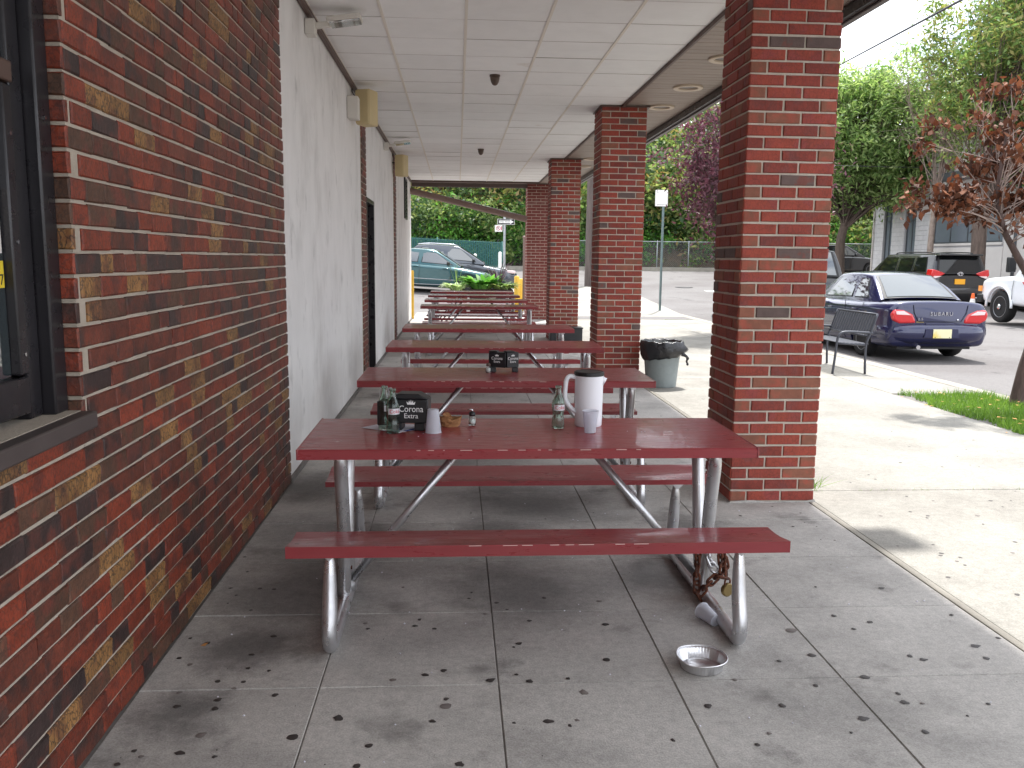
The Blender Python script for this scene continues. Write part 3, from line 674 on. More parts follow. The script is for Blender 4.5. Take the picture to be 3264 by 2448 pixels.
# ---- rest of the building shell
shell = thing('building_shell', 'brick building behind the service window wall', 'building')
MB().box(-9, WALLX - .32, -4.2, -4.0, 0, 4.6).build('end_wall', 'stucco', shell)
MB().box(-9, WALLX - .32, 21.1, 21.3, 0, 4.6).build('end_wall', 'stucco', shell)
MB().box(-9, WALLX-.3, -4.2, 21.7, 4.4, 4.6).build('flat_roof', 'fascia', shell)
MB().box(WALLX - .2, 2.7, -1.5, 21.7, 3.62, 3.75).build('canopy_roof', 'fascia', shell)

# ---- pillars
def pillar(y0, label, single, old=False, x0=1.69, W=.54):
    P = thing('brick_pillar', label, 'pillar', (x0, y0, 0), group='brick pillars along the canopy edge')
    g = .009
    MB().box(g, W - g, g, W - g, 0, CEIL + .06).build('mortar', 'mortar_pillar', P)
    u = W / 2.5; it = []; rp = random.Random(int(y0 * 100)); h = COURSE - .0118
    PP = ['pillar_a'] * 50 + ['pillar_b'] * 36 + ['pillar_c'] * 8 + ['pillar_d'] * 6
    for r in range(int((CEIL + .03) / COURSE)):
        z = (r + .5) * COURSE + .006
        seqs = [u, u, u / 2] if r % 2 else [u / 2, u, u]
        jz = rp.uniform(-.001, .001)
        for face in ('y', 'x-', 'x+', 'b'):
            a = 0
            if face in ('x-', 'x+'): seq = [W * .2, W * .4, W * .4 - .0] if r % 2 else [W * .4, W * .4, W * .2]
            else: seq = seqs
            for l in seq:
                ll = l - .012
                half = l < u * .7
                m = 'pillar_old' if old else (rp.choice(['pillar_c'] * 6 + ['pillar_d', 'pillar_a', 'pillar_b', 'pillar_b']) if half else rp.choice(PP))
                mid = a + l / 2; jt = rp.uniform(-.0018, .0018)
                if face == 'y': it.append(((mid, jt, z + jz), ll, h, .05, 'y', rp.randrange(3), m))
                elif face == 'x-': it.append(((jt, mid, z + jz), ll if half else ll, h, .05, '-x', rp.randrange(3), m))
                elif face == 'x+': it.append(((W + jt, mid, z + jz), ll, h, .05, 'x', rp.randrange(3), m))
                else: it.append(((mid, W - .004, z + jz), ll, h, .05, 'x-b', rp.randrange(3), m))
                a += l
    front = [i for i in it if i[4] in ('y', '-x')]; back = [i for i in it if i[4] not in ('y', '-x')]
    # shift into world for the visibility sort, then back
    if not single: rest = front + back; front = []
    else: rest = back
    for loc, l, h_, d, face, v, m in front[:300]:
        k, mb = get_brick(l, h_, d, face, v); k = k + (m,)
        if k not in _bmesh: _bmesh[k] = mb.mesh('brick', [m])
        o = link('brick', _bmesh[k], P); o.location = loc
    rest += front[300:]
    ml = sorted(set(i[6] for i in rest)); J = MB()
    for loc, l, h_, d, face, v, m in rest:
        if face == 'x-b':
            k, mb = get_brick(l, h_, d, 'y', v); pts = [(p[0] + loc[0], -p[1] + loc[1] + .004, p[2] + loc[2]) for p in mb.v]
        else:
            k, mb = get_brick(l, h_, d, face, v); pts = [(p[0] + loc[0], p[1] + loc[1], p[2] + loc[2]) for p in mb.v]
        J.add(pts, mb.f, ml.index(m))
    o = J.build('brickwork', ml, P); o['kind'] = 'stuff'
    # ragged cement fillet at the foot
    mb = MB(); n = 28; ring0 = []; ring1 = []
    per = [(t_ * W, 0) for t_ in np.linspace(0, 1, 8)[:-1]] + [(W, t_ * W) for t_ in np.linspace(0, 1, 8)[:-1]] + [(W - t_ * W, W) for t_ in np.linspace(0, 1, 8)[:-1]] + [(0, W - t_ * W) for t_ in np.linspace(0, 1, 8)[:-1]]
    for (a, b) in per:
        k = rp.uniform(.002, .012); ca, cb = a - W / 2, b - W / 2; s = 1 + k / (W / 2)
        ring0.append((W / 2 + ca * s, W / 2 + cb * s, 0)); ring1.append((W / 2 + ca * 1.005, W / 2 + cb * 1.005, rp.uniform(.004, .02)))
    mb.loft([ring0, ring1], False, False).build('cement_fillet', 'slab', P)
    # metal flashing cap against the soffit
    MB().box(-.02, W + .03, -.02, W + .02, CEIL - .022, CEIL - .006).build('top_flashing', 'brown_trim', P)
    return P
pillar(5.15, 'nearest red brick pillar, cut by the top of the picture', True)
pillar(10.45, 'second red brick pillar, with the grey bin at its foot', True)
pillar(15.95, 'third red brick pillar, between the second and the farthest one', True)
pillar(21.3, 'farthest brick pillar, with whitish stains near its top', False, old=True)

# ---- canopy ceiling
ceil = structure(tag(MB().box(WALLX, 1.93, -1.4, 20.9, CEIL + .10, CEIL + .14).build('ceiling', 'void'), 'white tiled canopy ceiling', 'ceiling'))
gx_ = [WALLX, -.56, .065, .69, 1.315, 1.93]
gy_ = [6.93 + .605 * k for k in range(-13, 24)]
gy_ = [y for y in gy_ if y < 20.8] + [20.88]
tm = {}
rt = random.Random(3)
for i in range(5):
    for j in range(len(gy_) - 1):
        w = gx_[i + 1] - gx_[i]; l = gy_[j + 1] - gy_[j]; k = (round(w, 2), round(l, 2))
        if k not in tm: tm[k] = MB().loft([[(.003, .003, .016), (w - .003, .003, .016), (w - .003, l - .003, .016), (.003, l - .003, .016)], [(.003, .003, .004), (w - .003, .003, .004), (w - .003, l - .003, .004), (.003, l - .003, .004)], [(.010, .010, 0), (w - .010, .010, 0), (w - .010, l - .010, 0), (.010, l - .010, 0)]]).mesh('ceiling_tile', ['tile'])
        o = link('ceiling_tile', tm[k], ceil); o.location = (gx_[i], gy_[j], CEIL + rt.uniform(0, .003)); o.rotation_euler = (rt.uniform(-.003, .003), rt.uniform(-.003, .003), 0)
for x in gx_[1:-1]: MB().box(x - .011, x + .011, -1.4, 20.88, CEIL - .004, CEIL + .03).build('ceiling_runner', 'tbar', ceil)
MB().box(WALLX - .01, WALLX + .03, -1.4, 20.88, CEIL - .005, CEIL + .03).build('edge_angle', 'tbar', ceil)
for y in gy_[1:-1]: MB().box(WALLX + .03, 1.92, y - .0045, y + .0045, CEIL + .002, CEIL + .03).build('cross_tee', 'tee_line', ceil)
# plank soffit outside the pillars line
soff = structure(tag(MB().box(1.93, 2.76, -1.4, 21.6, CEIL + .05, CEIL + .08).build('soffit', 'void'), 'beige plank soffit outside the white ceiling', 'soffit'))
pm = MB().loft([[(1.955, .002, .03), (2.745, .002, .03), (2.745, .122, .03), (1.955, .122, .03)], [(1.955, .002, .006), (2.745, .002, .006), (2.745, .122, .006), (1.955, .122, .006)], [(1.955, .008, 0), (2.745, .008, 0), (2.745, .116, 0), (1.955, .116, 0)]]).mesh('soffit_plank', ['plank'])
for k in range(185):
    o = link('soffit_plank', pm, soff); o.location = (0, -1.35 + k * .124, CEIL + rt.uniform(.004, .007))
MB().box(1.925, 1.952, -1.4, 21.0, CEIL - .03, CEIL + .06).build('trim_board', 'brown_trim', soff, bevel=.004)
# end soffit strip with its own planks
pm2 = MB().box(.003, .243, 0, .36, 0, .02).mesh('soffit_plank', ['plank'])
for k in range(12):
    o = link('soffit_plank', pm2, soff); o.location = (WALLX + k * .2475, 21.0, CEIL - .01)
MB().box(WALLX, 1.92, 20.9, 20.985, CEIL - .035, CEIL + .06).build('trim_board', 'brown_trim', soff, bevel=.004)
F = thing('roof_fascia', 'dark brown fascia and gutter edge of the canopy', 'fascia')
MB().box(2.76, 2.80, -1.5, 21.7, 3.20, 3.62).build('fascia_board', 'fascia', F, bevel=.005)
MB().box(2.765, 2.815, -1.5, 21.7, 3.178, 3.197).build('drip_edge', 'sill_metal', F, bevel=.006)
MB().box(2.73, 2.757, -1.5, 21.7, 3.20, 3.27).build('drip_board', 'black_metal', F)
MB().box(WALLX, 2.72, 21.37, 21.42, 3.17, 3.62).build('end_fascia', 'fascia', F, bevel=.005)
MB().box(WALLX - .3, 2.72, -1.5, -1.46, 3.17, 3.62).build('end_fascia', 'fascia', F, bevel=.005)
# recessed soffit lights
for k, (x, y) in enumerate(((2.40, 7.98), (2.41, 9.31), (2.405, 10.5), (2.42, 15.95), (2.45, 17.24))):
    Lm = thing('soffit_light', ['round recessed soffit light half hidden behind the nearest pillar', 'round recessed soffit light midway between the two nearest pillars', 'round recessed soffit light just before the second pillar', 'round soffit light beside the third pillar', 'round soffit light beyond the third pillar'][k], 'ceiling light', (x, y, CEIL), group='recessed lights in the soffit')
    MB().lathe([(.155, 0.006), (.155, -.012), (.145, -.018), (.105, -.012), (.1, 0.003)], n=32).build('trim_ring', 'lamp_inside', Lm, True, 40)
    MB().lathe([(.0, .0), (.1, .002)], n=32, caps=False).build('lens', 'dome_brown', Lm)
# ceiling camera domes
for k, (x, y) in enumerate(((.37, 8.92), (.39, 14.8))):
    Dm = thing('ceiling_camera', ['nearer brown bell-shaped camera hanging from the ceiling', 'farther brown bell-shaped camera hanging from the ceiling'][k], 'camera', (x, y, CEIL), group='bell-shaped ceiling cameras'); Dm.scale = (.62, .62, .68)
    MB().lathe([(.085, .0), (.085, -.022), (.078, -.026)], n=24).build('mount_plate', 'dome_brown', Dm, True, 40)
    MB().lathe([(.078, -.022), (.073, -.06), (.062, -.10), (.04, -.135), (.015, -.147), (.0, -.148)], n=24).build('dome', 'dome_brown', Dm, True)
# flood lights and loudspeakers on the white wall
def flood(y, label):
    t_ = thing('flood_light', label, 'flood light', (WALLX, y, 3.14), group='grey flood lights on the white wall')
    MB().box(-.012, .06, -.06, .06, -.05, .06).build('junction_box', 'pale_plastic', t_, bevel=.006)
    M = Matrix.Translation((.06, 0, .02)) @ Matrix.Rotation(radians(-8), 4, 'Y')
    MB().box(0, .10, -.022, .022, -.02, .02, M=M).build('arm', 'pale_plastic', t_, bevel=.004)
    MB().box(.09, .34, -.09, .09, .0, .035, M=M).build('lamp_head', 'pale_plastic', t_, bevel=.008)
    MB().box(.11, .33, -.075, .075, -.012, -.001, M=M).build('lens', 'clear_glass', t_)
flood(6.75, 'grey flood light high on the white wall nearest the brick wall')
flood(13.6, 'grey flood light high on the white wall past the door')
def speaker(y, label, box):
    t_ = thing('wall_speaker', label, 'loudspeaker', (WALLX, y, 3.03), group='beige loudspeakers on the white wall')
    M = Matrix.Translation((.10, .02, .02)) @ Matrix.Rotation(radians(-22), 4, 'Z')
    MB().box(-.03, .13, -.10, .10, -.19, .17, M=M).build('cabinet', 'beige_plastic', t_, bevel=.015, seg=3)
    MB().box(-.025, .125, -.118, -.102, -.18, .16, M=M).build('grille', 'beige_plastic', t_, bevel=.008)
    MB().tube([(-.015, 0, .06), (.09, .02, .06)], .012, 8).build('bracket', 'black_metal', t_)
    MB().tube(cat_spline([(-.012, .02, .22), (.0, -.03, .16), (.04, -.02, .12), (.08, .0, .14)], 5), .006, 6).build('cable', 'cable', t_, True)
    if box:
        b = tag(MB().box(-.012, .10, -.10, .07, -.12, .10).build('junction_box', 'pale_plastic', bevel=.008, loc=(WALLX, 9.22, 2.99)), 'pale plastic junction box below the nearer loudspeaker', 'junction box')
speaker(9.55, 'beige loudspeaker above the pale junction box', True)
speaker(15.35, 'beige loudspeaker high on the wall at the second brick strip', False)
# brown pipe brace slanting across the far opening
tag(MB().tube([(WALLX - .02, 21.08, 3.05), (1.66, 21.08, 2.42)], .075, 14).build('slanting_pipe', 'pipe_brown', None, True, 40), 'thick brown pipe slanting across the far end of the canopy', 'pipe')
tag(MB().box(-.17, .17, -.06, .06, 0, .42).box(-.28, .28, -.09, .09, .42, .62).build('shadow_caster_box', 'fascia', bevel=.02, loc=(2.95, 5.95, 3.30)), 'unseen box added on the canopy edge to cast a shadow beside the nearest pillar', 'shadow caster')  # box added out of view to cast the shadow blob beside the pillar

# ================================================================== PICNIC TABLES
def make_table():
    T = thing('picnic_table', '', 'picnic table', group='picnic tables in a row under the canopy')
    L = 1.82; h = L / 2
    # top: flat fibreglass plank with rolled edges
    top = MB(); w = .335
    prof = [(-w, -.04), (-w - .002, -.006), (-w + .006, -.0005), (-w + .02, 0), (w - .02, 0), (w - .006, -.0005), (w + .002, -.006), (w, -.04)]
    top.loft([[(x, a, .75 + b) for a, b in prof] for x in np.linspace(-h, h, 9)])
    o = top.build('tabletop', 'red_table', T, True, 30)
    MB().box(-h - .003, -h + .004, -w - .003, w + .003, .71, .7515).build('end_cap', 'red_table', o, bevel=.002)
    MB().box(h - .004, h + .003, -w - .003, w + .003, .71, .7515).build('end_cap', 'red_table', o, bevel=.002)
    # worn line on the front arris
    rr = random.Random(4); wl_ = MB(); x = -.45
    while x < .5:
        l = rr.uniform(.004, .05)
        wl_.box(x, x + l, -w - .0030, -w + .0015, .7452, .7472); x += l + rr.uniform(.02, .12)
    wl_.build('edge_wear', 'red_worn', o)['kind'] = 'stuff'
    for k, sy in enumerate((-1, 1)):
        s = MB(); c = .495 * sy; W2 = .118; hl = .93
        prof = []
        for i in range(13):
            a = -1 + 2 * i / 12
            # contoured seat: tall outer lip, dished middle, thin low inner edge
            t_ = (a * sy + 1) / 2
            z = .436 + .019 * t_ - .007 * sin(pi * min(1, t_ * 1.1)) * (1 if t_ < .9 else .4)
            prof.append((c + a * W2, z))
        prof = prof + [(c + W2, .412), (c - W2, .412)]
        s.loft([[(x + .02, a, b) for a, b in prof] for x in np.linspace(-hl, hl, 9)])
        so = s.build('seat', 'red_table', T, True, 40)
        if sy < 0:
            wl_ = MB(); x = -.25
            while x < .45:
                l = rr.uniform(.006, .06); wl_.box(x, x + l, c - W2 - .0010, c - W2 + .002, .4512, .4535); x += l + rr.uniform(.01, .09)
            wl_.build('edge_wear', 'red_worn', so)['kind'] = 'stuff'
    r = .0285
    for sx in (-1, 1):
        X = -.77 if sx < 0 else .80
        # seat leg - ground runner - seat leg, one bent pipe
        pts = [(X, -.485, .412), (X, -.488, .385), (X, -.49, .33), (X, -.51, .20), (X, -.534, .115), (X, -.538, .07), (X, -.522, .038), (X, -.48, .029), (X, -.40, .029)]
        pts = pts + [(X, 0, .029)] + [(x, -y, z) for x, y, z in pts[::-1]]
        rs = [.006, .012, .022] + [r] * (len(pts) - 6) + [.022, .012, .006]
        sp = cat_spline([(*p, q) for p, q in zip(pts, rs)], 4)
        MB().tube([p[:3] for p in sp], [max(.006, p[3]) for p in sp], 14).build('leg_frame', 'galv', T, True)
        for sy in (-1, 1):
            pts = [(X + .012 * sy, .03 * sy, .04), (X, .045 * sy, .2), (X, .10 * sy, .5), (X, .135 * sy, .64), (X, .145 * sy, .69), (X, .147 * sy, .71)]
            rs = [r, r, r, r * .95, .016, .008]
            sp = cat_spline([(*p, q) for p, q in zip(pts, rs)], 4)
            MB().tube([p[:3] for p in sp], [p[3] for p in sp], 14).build('upright', 'galv', T, True)
            MB().prism([(X - .05, .41), (X + .05, .41), (X, .365)], .485 * sy - .03, .485 * sy + .03, 'y').build('seat_bracket', 'galv', T)
        MB().prism([(X - .045, .712), (X + .045, .712), (X, .672)], -.20, .20, 'y').build('top_bracket', 'galv', T)
        MB().tube([(X * .97, 0, .10), (X * .33, 0, .705)], .0165, 12).build('brace', 'galv', T, True)
        MB().tube([(X - .03, -.045, .17), (X + .03, -.045, .17)], .009, 8).build('bolt', 'rust', T)
    return T
TAB = make_table()
tys = [3.665, 5.57, 7.55, 9.52, 13.78, 15.75, 17.7, 19.65]
tl = ['nearest maroon picnic table, with bottles, cups and a pitcher on it',
      'maroon picnic table with the black caddy and salt shaker, second from the front',
      'empty maroon picnic table, third from the front, beside the second pillar',
      'empty maroon picnic table, fourth from the front, before the wide gap',
      'maroon picnic table just past the wide gap, fourth from the back',
      'maroon picnic table, third from the back of the row',
      'maroon picnic table, second from the back of the row',
      'farthest maroon picnic table, in front of the planters']
for i, y in enumerate(tys):
    o = TAB if i == 0 else copy_tree(TAB)
    o.location = (.292 + (.0, .02, .035, .045, .055, .05, .045, .04)[i], y, 0); o.rotation_euler = (0, 0, (0.004, -.006, -.012, 0, .01, -.004, .006, -.01)[i])
    o['label'] = tl[i]
TZ = .7505

# ================================================================== THINGS ON THE TABLES
def crown_poly(x, z, s):
    P = [(-.5, 0), (.5, 0), (.62, .42), (.34, .22), (.25, .58), (.1, .25), (0, .72), (-.1, .25), (-.25, .58), (-.34, .22), (-.62, .42)]
    return [(x + a * s, z + b * s) for a, b in P]
def beer_logo(parent, M, w):
    """crown and two words in white on a panel facing -Y of matrix M"""
    mb = MB(); mb.prism(crown_poly(0, .030 * w / .12, .030 * w / .12), -.0022, -.0012, 'y', M=M).build('crown_emblem', 'white_print', parent)
    for txt, z, s, sx in (('Corona', .011, .038, .86), ('Extra', -.018, .029, .95)):
        text_obj(txt, 'lettering', 'white_print', M @ up_front(0, -.0016, z * w / .12), s * w / .12, parent, .0005, 1.0, sx)
# first caddy: closed box with a hump lid on two feet, turned a little
C1 = thing('napkin_caddy', 'black napkin caddy with white crown logo on the nearest table', 'caddy', (-.205, 3.745, TZ), radians(-7))
MB().prism([(-.085, .034), (.085, .034), (.088, .136), (-.088, .136)], -.05, .05, 'y').build('box', 'black_plastic', C1, bevel=.004)
MB().prism([(-.088, .137), (.088, .137), (.045, .160), (-.04, .160)], -.045, .045, 'y').build('lid', 'black_plastic', C1, bevel=.004)
for sx in (-1, 1): MB().box(sx * .05 - .022, sx * .05 + .022, -.046, .046, 0, .033).build('foot', 'black_plastic', C1, bevel=.003)
beer_logo(C1, Matrix.Translation((.015, -.0512, .084)), .125)
MB().box(-.135, -.09, -.04, .04, .02, .125).build('bottle_pocket', 'black_plastic', C1, bevel=.003)
# second caddy: two panels meeting at a corner, on feet
C2 = thing('napkin_caddy', 'black corner-shaped caddy with two white crown logos on the second table', 'caddy', (.322, 5.66, TZ))
for k, a in enumerate((radians(-20), radians(24))):
    M = Matrix.Rotation(a, 4, 'Z')
    s = -1 if k == 0 else 1
    x0, x1 = (-.118, -.002) if k == 0 else (.002, .09)
    MB().prism([(x0, .028), (x1, .028), (x1, .128), (x0 * (1 if k else 1), .128)], -.008, .05, 'y', M=M).build('panel', 'black_plastic', C2, bevel=.003)
    MB().prism([(x0, .129), (x0 + .06, .129), (x0 + .055, .137), (x0, .137)], -.006, .045, 'y', M=M).build('tab', 'black_plastic', C2, bevel=.002)
    beer_logo(C2, M @ Matrix.Translation(((x0 + x1) / 2, -.0085, .080)), .09)
for x in (-.085, .06): MB().box(x - .02, x + .02, -.0, .045, 0, .03).build('foot', 'black_plastic', C2, bevel=.003)
# cola bottles
def bottle(loc, rz, label):
    B = thing('glass_bottle', label, 'bottle', loc, rz, group='empty contour glass bottles')
    prof = [(.024, 0), (.0275, .004), (.0285, .02), (.0275, .04), (.0245, .058), (.0255, .078), (.0285, .098), (.0285, .112), (.026, .126), (.020, .142), (.0145, .158), (.0125, .172), (.0122, .180), (.0145, .182), (.0145, .189), (.012, .1905)]
    sp = cat_spline(prof, 4)
    def flute(r, z, a): return (r + (.0006 * cos(a * 10) if .022 < z < .09 else 0), z)
    inner = [(max(.004, r - .0028), max(z, .006)) for r, z in sp]
    MB().lathe(sp + inner[::-1], n=40, fn=flute).build('bottle_body', 'glass', B, True)
    lab = MB(); R_ = .0290
    lab.loft([[(R_ * sin(a), -R_ * cos(a), z) for a in np.linspace(-1.05, 1.05, 13)] for z in (.083, .108)], False, False, False)
    lab.build('label_panel', 'label_silver', B, True)
    def wrap(v):
        a = v.x / R_; return Vector(((R_ + .0006) * sin(a), -(R_ + .0006) * cos(a), .0955 + v.y))
    text_obj('Coke', 'lettering', 'coke_red', None, .023, B, 0.0, 1.0, .9, wrap)
    return B
bottle((-.271, 3.655, TZ), radians(22), 'empty cola bottle with silver label beside the black caddy on the nearest table')
bottle((.445, 3.75, TZ), radians(12), 'empty cola bottle with silver label beside the white pitcher')
bb = bottle((-.312, 3.735, TZ), radians(60), 'dark cola bottle half hidden behind the front bottle at the caddy')
# plastic cups
def cup_mb(r0, r1, h, flip=False):
    prof = [(r0, 0), (r0 + .001, .002)] + [(r0 + (r1 - r0) * t_ + (.0004 if i % 2 else 0), h * t_) for i, t_ in enumerate(np.linspace(.04, .97, 16))] + [(r1 + .002, h), (r1 + .002, h * .985 + .001)]
    inn = [(r - .0012, max(z, .003)) for r, z in prof[:-2]][::-1]
    P = prof[:-1] + [(r1 + .001, h + .0004)] + inn
    if flip: P = [(r, h - z) for r, z in P]
    return MB().lathe(P, n=36)
tag(cup_mb(.0235, .034, .1, True).build('plastic_cup', 'frost', None, True, 50, loc=(-.101, 3.665, TZ)), 'frosted plastic cup standing upside down beside the black caddy', 'cup', 'frosted plastic cups')
tag(cup_mb(.0235, .034, .095).build('plastic_cup', 'frost', None, True, 50, loc=(.574, 3.655, TZ)), 'frosted plastic cup standing upright before the white pitcher', 'cup', 'frosted plastic cups')
o = tag(cup_mb(.0235, .034, .095).build('plastic_cup', 'frost', None, True, 50, loc=(1.062, 3.335, .0245)), 'frosted plastic cup lying on the floor against the bench pipe', 'cup', 'frosted plastic cups')
o.rotation_euler = (radians(-83), 0, radians(18)); o.rotation_euler = Matrix.Rotation(radians(22), 4, 'Z').to_3x3().to_4x4().to_euler() if False else (radians(-84), 0, radians(20))
# pitcher
Pt = thing('pitcher', 'white plastic pitcher with black lid and D-shaped handle on the nearest table', 'pitcher', (.59, 3.82, TZ))
sp = [(.058, 0), (.0605, .004), (.061, .03), (.0625, .12), (.0635, .21), (.0645, .2265), (.0625, .2265), (.060, .2), (.058, .01)]
MB().lathe(sp, n=48).build('body', 'pitcher', Pt, True, 40)
MB().lathe([(.064, .2265), (.0665, .228), (.0665, .243), (.062, .2455), (.060, .243), (.0, .242)], n=48, fn=lambda r, z, a: (r + (.0012 * cos(a * 20) if r > .065 else 0), z)).build('lid', 'black_plastic', Pt, True, 40)
hp = cat_spline([(-.055, 0, .218), (-.085, 0, .222), (-.101, 0, .208), (-.106, 0, .17), (-.107, 0, .13), (-.099, 0, .105), (-.076, 0, .075), (-.056, 0, .062)], 5)
MB().tube(hp, [.0105] * len(hp), 10).build('handle', 'pitcher', Pt, True)
mb = MB(); mb.add([(.058, -.022, .224), (.058, .022, .224), (.082, 0, .212), (.060, 0, .17), (.058, -.001, .224)], [(0, 2, 3), (1, 3, 2), (0, 1, 2), (0, 3, 1)]); mb.build('spout', 'pitcher', Pt, True)
# salt shakers
def shaker(loc, spout, label):
    S = thing('salt_shaker', label, 'salt shaker', loc)
    prof = [(.013, 0), (.0165, .003), (.0175, .015), (.0165, .03), (.0135, .042), (.0125, .046)]
    MB().lathe(prof + [(r - .0018, max(z, .004)) for r, z in prof[::-1]], n=24).build('jar', 'clear_glass', S, True)
    MB().lathe([(.0, .0045), (.0143, .005), (.0152, .016), (.0145, .028), (.0, .029)], n=20).build('salt', 'salt', S, True)
    MB().lathe([(.0138, .044), (.0142, .05), (.0138, .057), (.010, .062), (.0, .063)], n=20).build('cap', 'black_plastic' if spout else 'dome_brown', S, True)
    if spout: MB().tube([(0, 0, .062), (0, 0, .071), (-.006, 0, .0725), (-.022, 0, .070)], [.004, .004, .0035, .0025], 8).build('pour_spout', 'chrome', S, True)
shaker((.068, 3.815, TZ), True, 'glass salt shaker with black cap and metal spout on the nearest table')
shaker((.204, 5.63, TZ), False, 'glass salt shaker beside the caddy on the second table')
# paper placemat under the caddy
mb = MB(); mb.add([(-.42, 3.767, TZ + .001), (-.336, 3.86, TZ + .0015), (-.245, 3.645, TZ + .001), (-.125, 3.765, TZ + .0015), (-.13, 3.83, TZ + .001)], [(0, 2, 3, 4, 1)])
pp = tag(mb.build('paper_sheet', 'paper'), 'white paper sheet with blue print under the black caddy', 'paper')
mb = MB(); mb.add([(-.215, 3.675, TZ + .002), (-.15, 3.75, TZ + .002), (-.165, 3.765, TZ + .002), (-.23, 3.69, TZ + .002)], [(0, 1, 2, 3)]); o = mb.build('blue_print', 'blue_print'); o.parent = pp
# crumpled brown napkin
mb = MB(); rk = random.Random(8); rings = []
for i in range(7):
    t_ = i / 6; ring = []
    for j in range(18):
        a = 2 * pi * j / 18; rr = (.036 + .012 * t_) * (1 + rk.uniform(-.14, .14)); ring.append((rr * 1.05 * cos(a), rr * .62 * sin(a), .042 * t_ * (1 + rk.uniform(-.2, .25)) + (.008 * cos(a * 3 + 1) * t_)))
    rings.append(ring)
mb.loft(rings, True, False)
tag(mb.build('crumpled_napkin', 'kraft', loc=(-.03, 3.80, TZ)), 'crumpled brown paper napkin between the cup and the salt shaker', 'napkin')
# crumbs on the table
mb = MB()
for x, y in ((-.142, 3.63), (-.16, 3.57), (.80, 3.66), (.815, 3.665), (.74, 3.67), (.05, 3.5)):
    mb.lathe([(.0015, 0), (.003, .0015), (.001, .003)], (x, y, TZ), 6)
tag(mb.build('table_crumbs', 'paper'), 'tiny pale crumbs on the nearest table', 'crumbs', kind='stuff')

# ================================================================== ON THE FLOOR
rk = random.Random(12)
def panfn(r, z, a):
    k = .0022 * cos(a * 44) if .085 < r else 0
    dent = -.006 * math.exp(-((a - 3.9) / .32) ** 2) + .004 * math.exp(-((a - 2.3) / .4) ** 2) + .001 * sin(3 * a)
    return (r + k * (z > .004) + (dent * .6 if z > .02 else 0), z + (dent * z / .045))
FP = thing('foil_pan', 'dented round foil pan lying on the floor before the nearest bench', 'foil pan', (.905, 2.985, 0), radians(10)); FP.scale = (.88, .88, .95)
prof = [(.0, .003), (.05, .002), (.052, .005), (.078, .004), (.080, .001), (.086, .003), (.094, .040), (.096, .042), (.104, .043), (.106, .046), (.104, .0485), (.094, .045), (.0925, .040), (.0845, .005)]
MB().lathe(prof[:6] + prof[6:10], n=132, fn=panfn, caps=False).build('pan_body', 'foil', FP, True, 60)
MB().tube([(.105 * cos(a) * (1 + .0), .105 * sin(a), .046 + (-.006 * math.exp(-((a - 3.9) / .32) ** 2) + .004 * math.exp(-((a - 2.3) / .4) ** 2) + .001 * sin(3 * a))) for a in [2 * pi * j / 72 for j in range(72)]], .0032, 7, closed=True).build('rolled_rim', 'foil', FP, True)
# dry leaf
mb = MB(); mb.add([(0, 0, .002), (.018, .012, .01), (.045, .012, .02), (.05, -.004, .012), (.022, -.010, .006)], [(0, 1, 4), (1, 2, 3, 4)])
tag(mb.build('dry_leaf', 'dry_leaf', loc=(1.15, 3.37, .0)), 'single dry orange leaf behind the bench pipe', 'leaf')
mb = MB(); mb.add([(0, 0, .002), (.014, .010, .008), (.03, .004, .012), (.02, -.008, .004)], [(0, 1, 2, 3)])
tag(mb.build('dry_leaf', 'dry_leaf', loc=(-.985, 3.235, .0)), 'tiny dry orange leaf on the floor near the brick wall', 'leaf')
# rusty chain round the right frame of the nearest table, with padlock
CH = thing('rusty_chain', 'rusty chain looped round the right frame of the nearest table', 'chain', (1.092, 3.60, 0))
link_path = []
for k in range(16):
    a = 2 * pi * k / 16; link_path.append((.0145 * cos(a), 0, .0145 * sin(a) + (.014 if sin(a) >= 0 else -.014)))
lm = MB().tube(link_path, .0058, 6, closed=True).mesh('chain_link', ['rust'], True)
lm2 = MB().tube(link_path, .0058, 6, closed=True).mesh('chain_link', ['galv'], True)
def chain(path, n, mesh=lm):
    sp = cat_spline(path, 12); acc = [0]
    for i in range(1, len(sp)): acc.append(acc[-1] + (Vector(sp[i]) - Vector(sp[i - 1])).length)
    for k in range(n):
        d = acc[-1] * (k + .5) / n; i = max(1, next(j for j in range(len(acc)) if acc[j] >= d))
        p = Vector(sp[i - 1]).lerp(Vector(sp[i]), (d - acc[i - 1]) / max(1e-6, acc[i] - acc[i - 1])); t_ = (Vector(sp[i]) - Vector(sp[i - 1])).normalized()
        q = t_.to_track_quat('Z', 'Y'); o = link('chain_link', mesh, CH); o.location = p
        o.rotation_euler = (q.to_matrix() @ Matrix.Rotation(pi / 2 * (k % 2) + .3, 3, 'Z')).to_euler()
chain([(-.035, -.03, .29), (-.05, -.05, .25), (-.055, -.055, .18), (-.05, -.05, .07), (-.03, -.05, .035)], 7)
chain([(-.01, -.04, .29), (-.02, -.06, .26), (-.005, -.075, .21), (.02, -.07, .17)], 4, lm2)
chain([(.045, -.02, .29), (.04, -.04, .26), (.05, -.06, .21), (.045, -.07, .155), (.02, -.08, .14), (-.01, -.08, .11), (-.04, -.06, .06)], 8)
chain([(.05, -.02, .29), (.06, -.04, .24), (.07, -.06, .17), (.06, -.08, .14), (.03, -.09, .15)], 5)
PL = thing('padlock', 'round brass padlock hanging from the rusty chain', 'padlock', (1.165, 3.52, .085), radians(25))
MB().lathe([(.0, -.011), (.026, -.011), (.03, -.006), (.03, .006), (.026, .011), (.0, .011)], n=24).build('lock_body', 'brass', PL, True, 40).rotation_euler = (pi / 2, 0, 0)
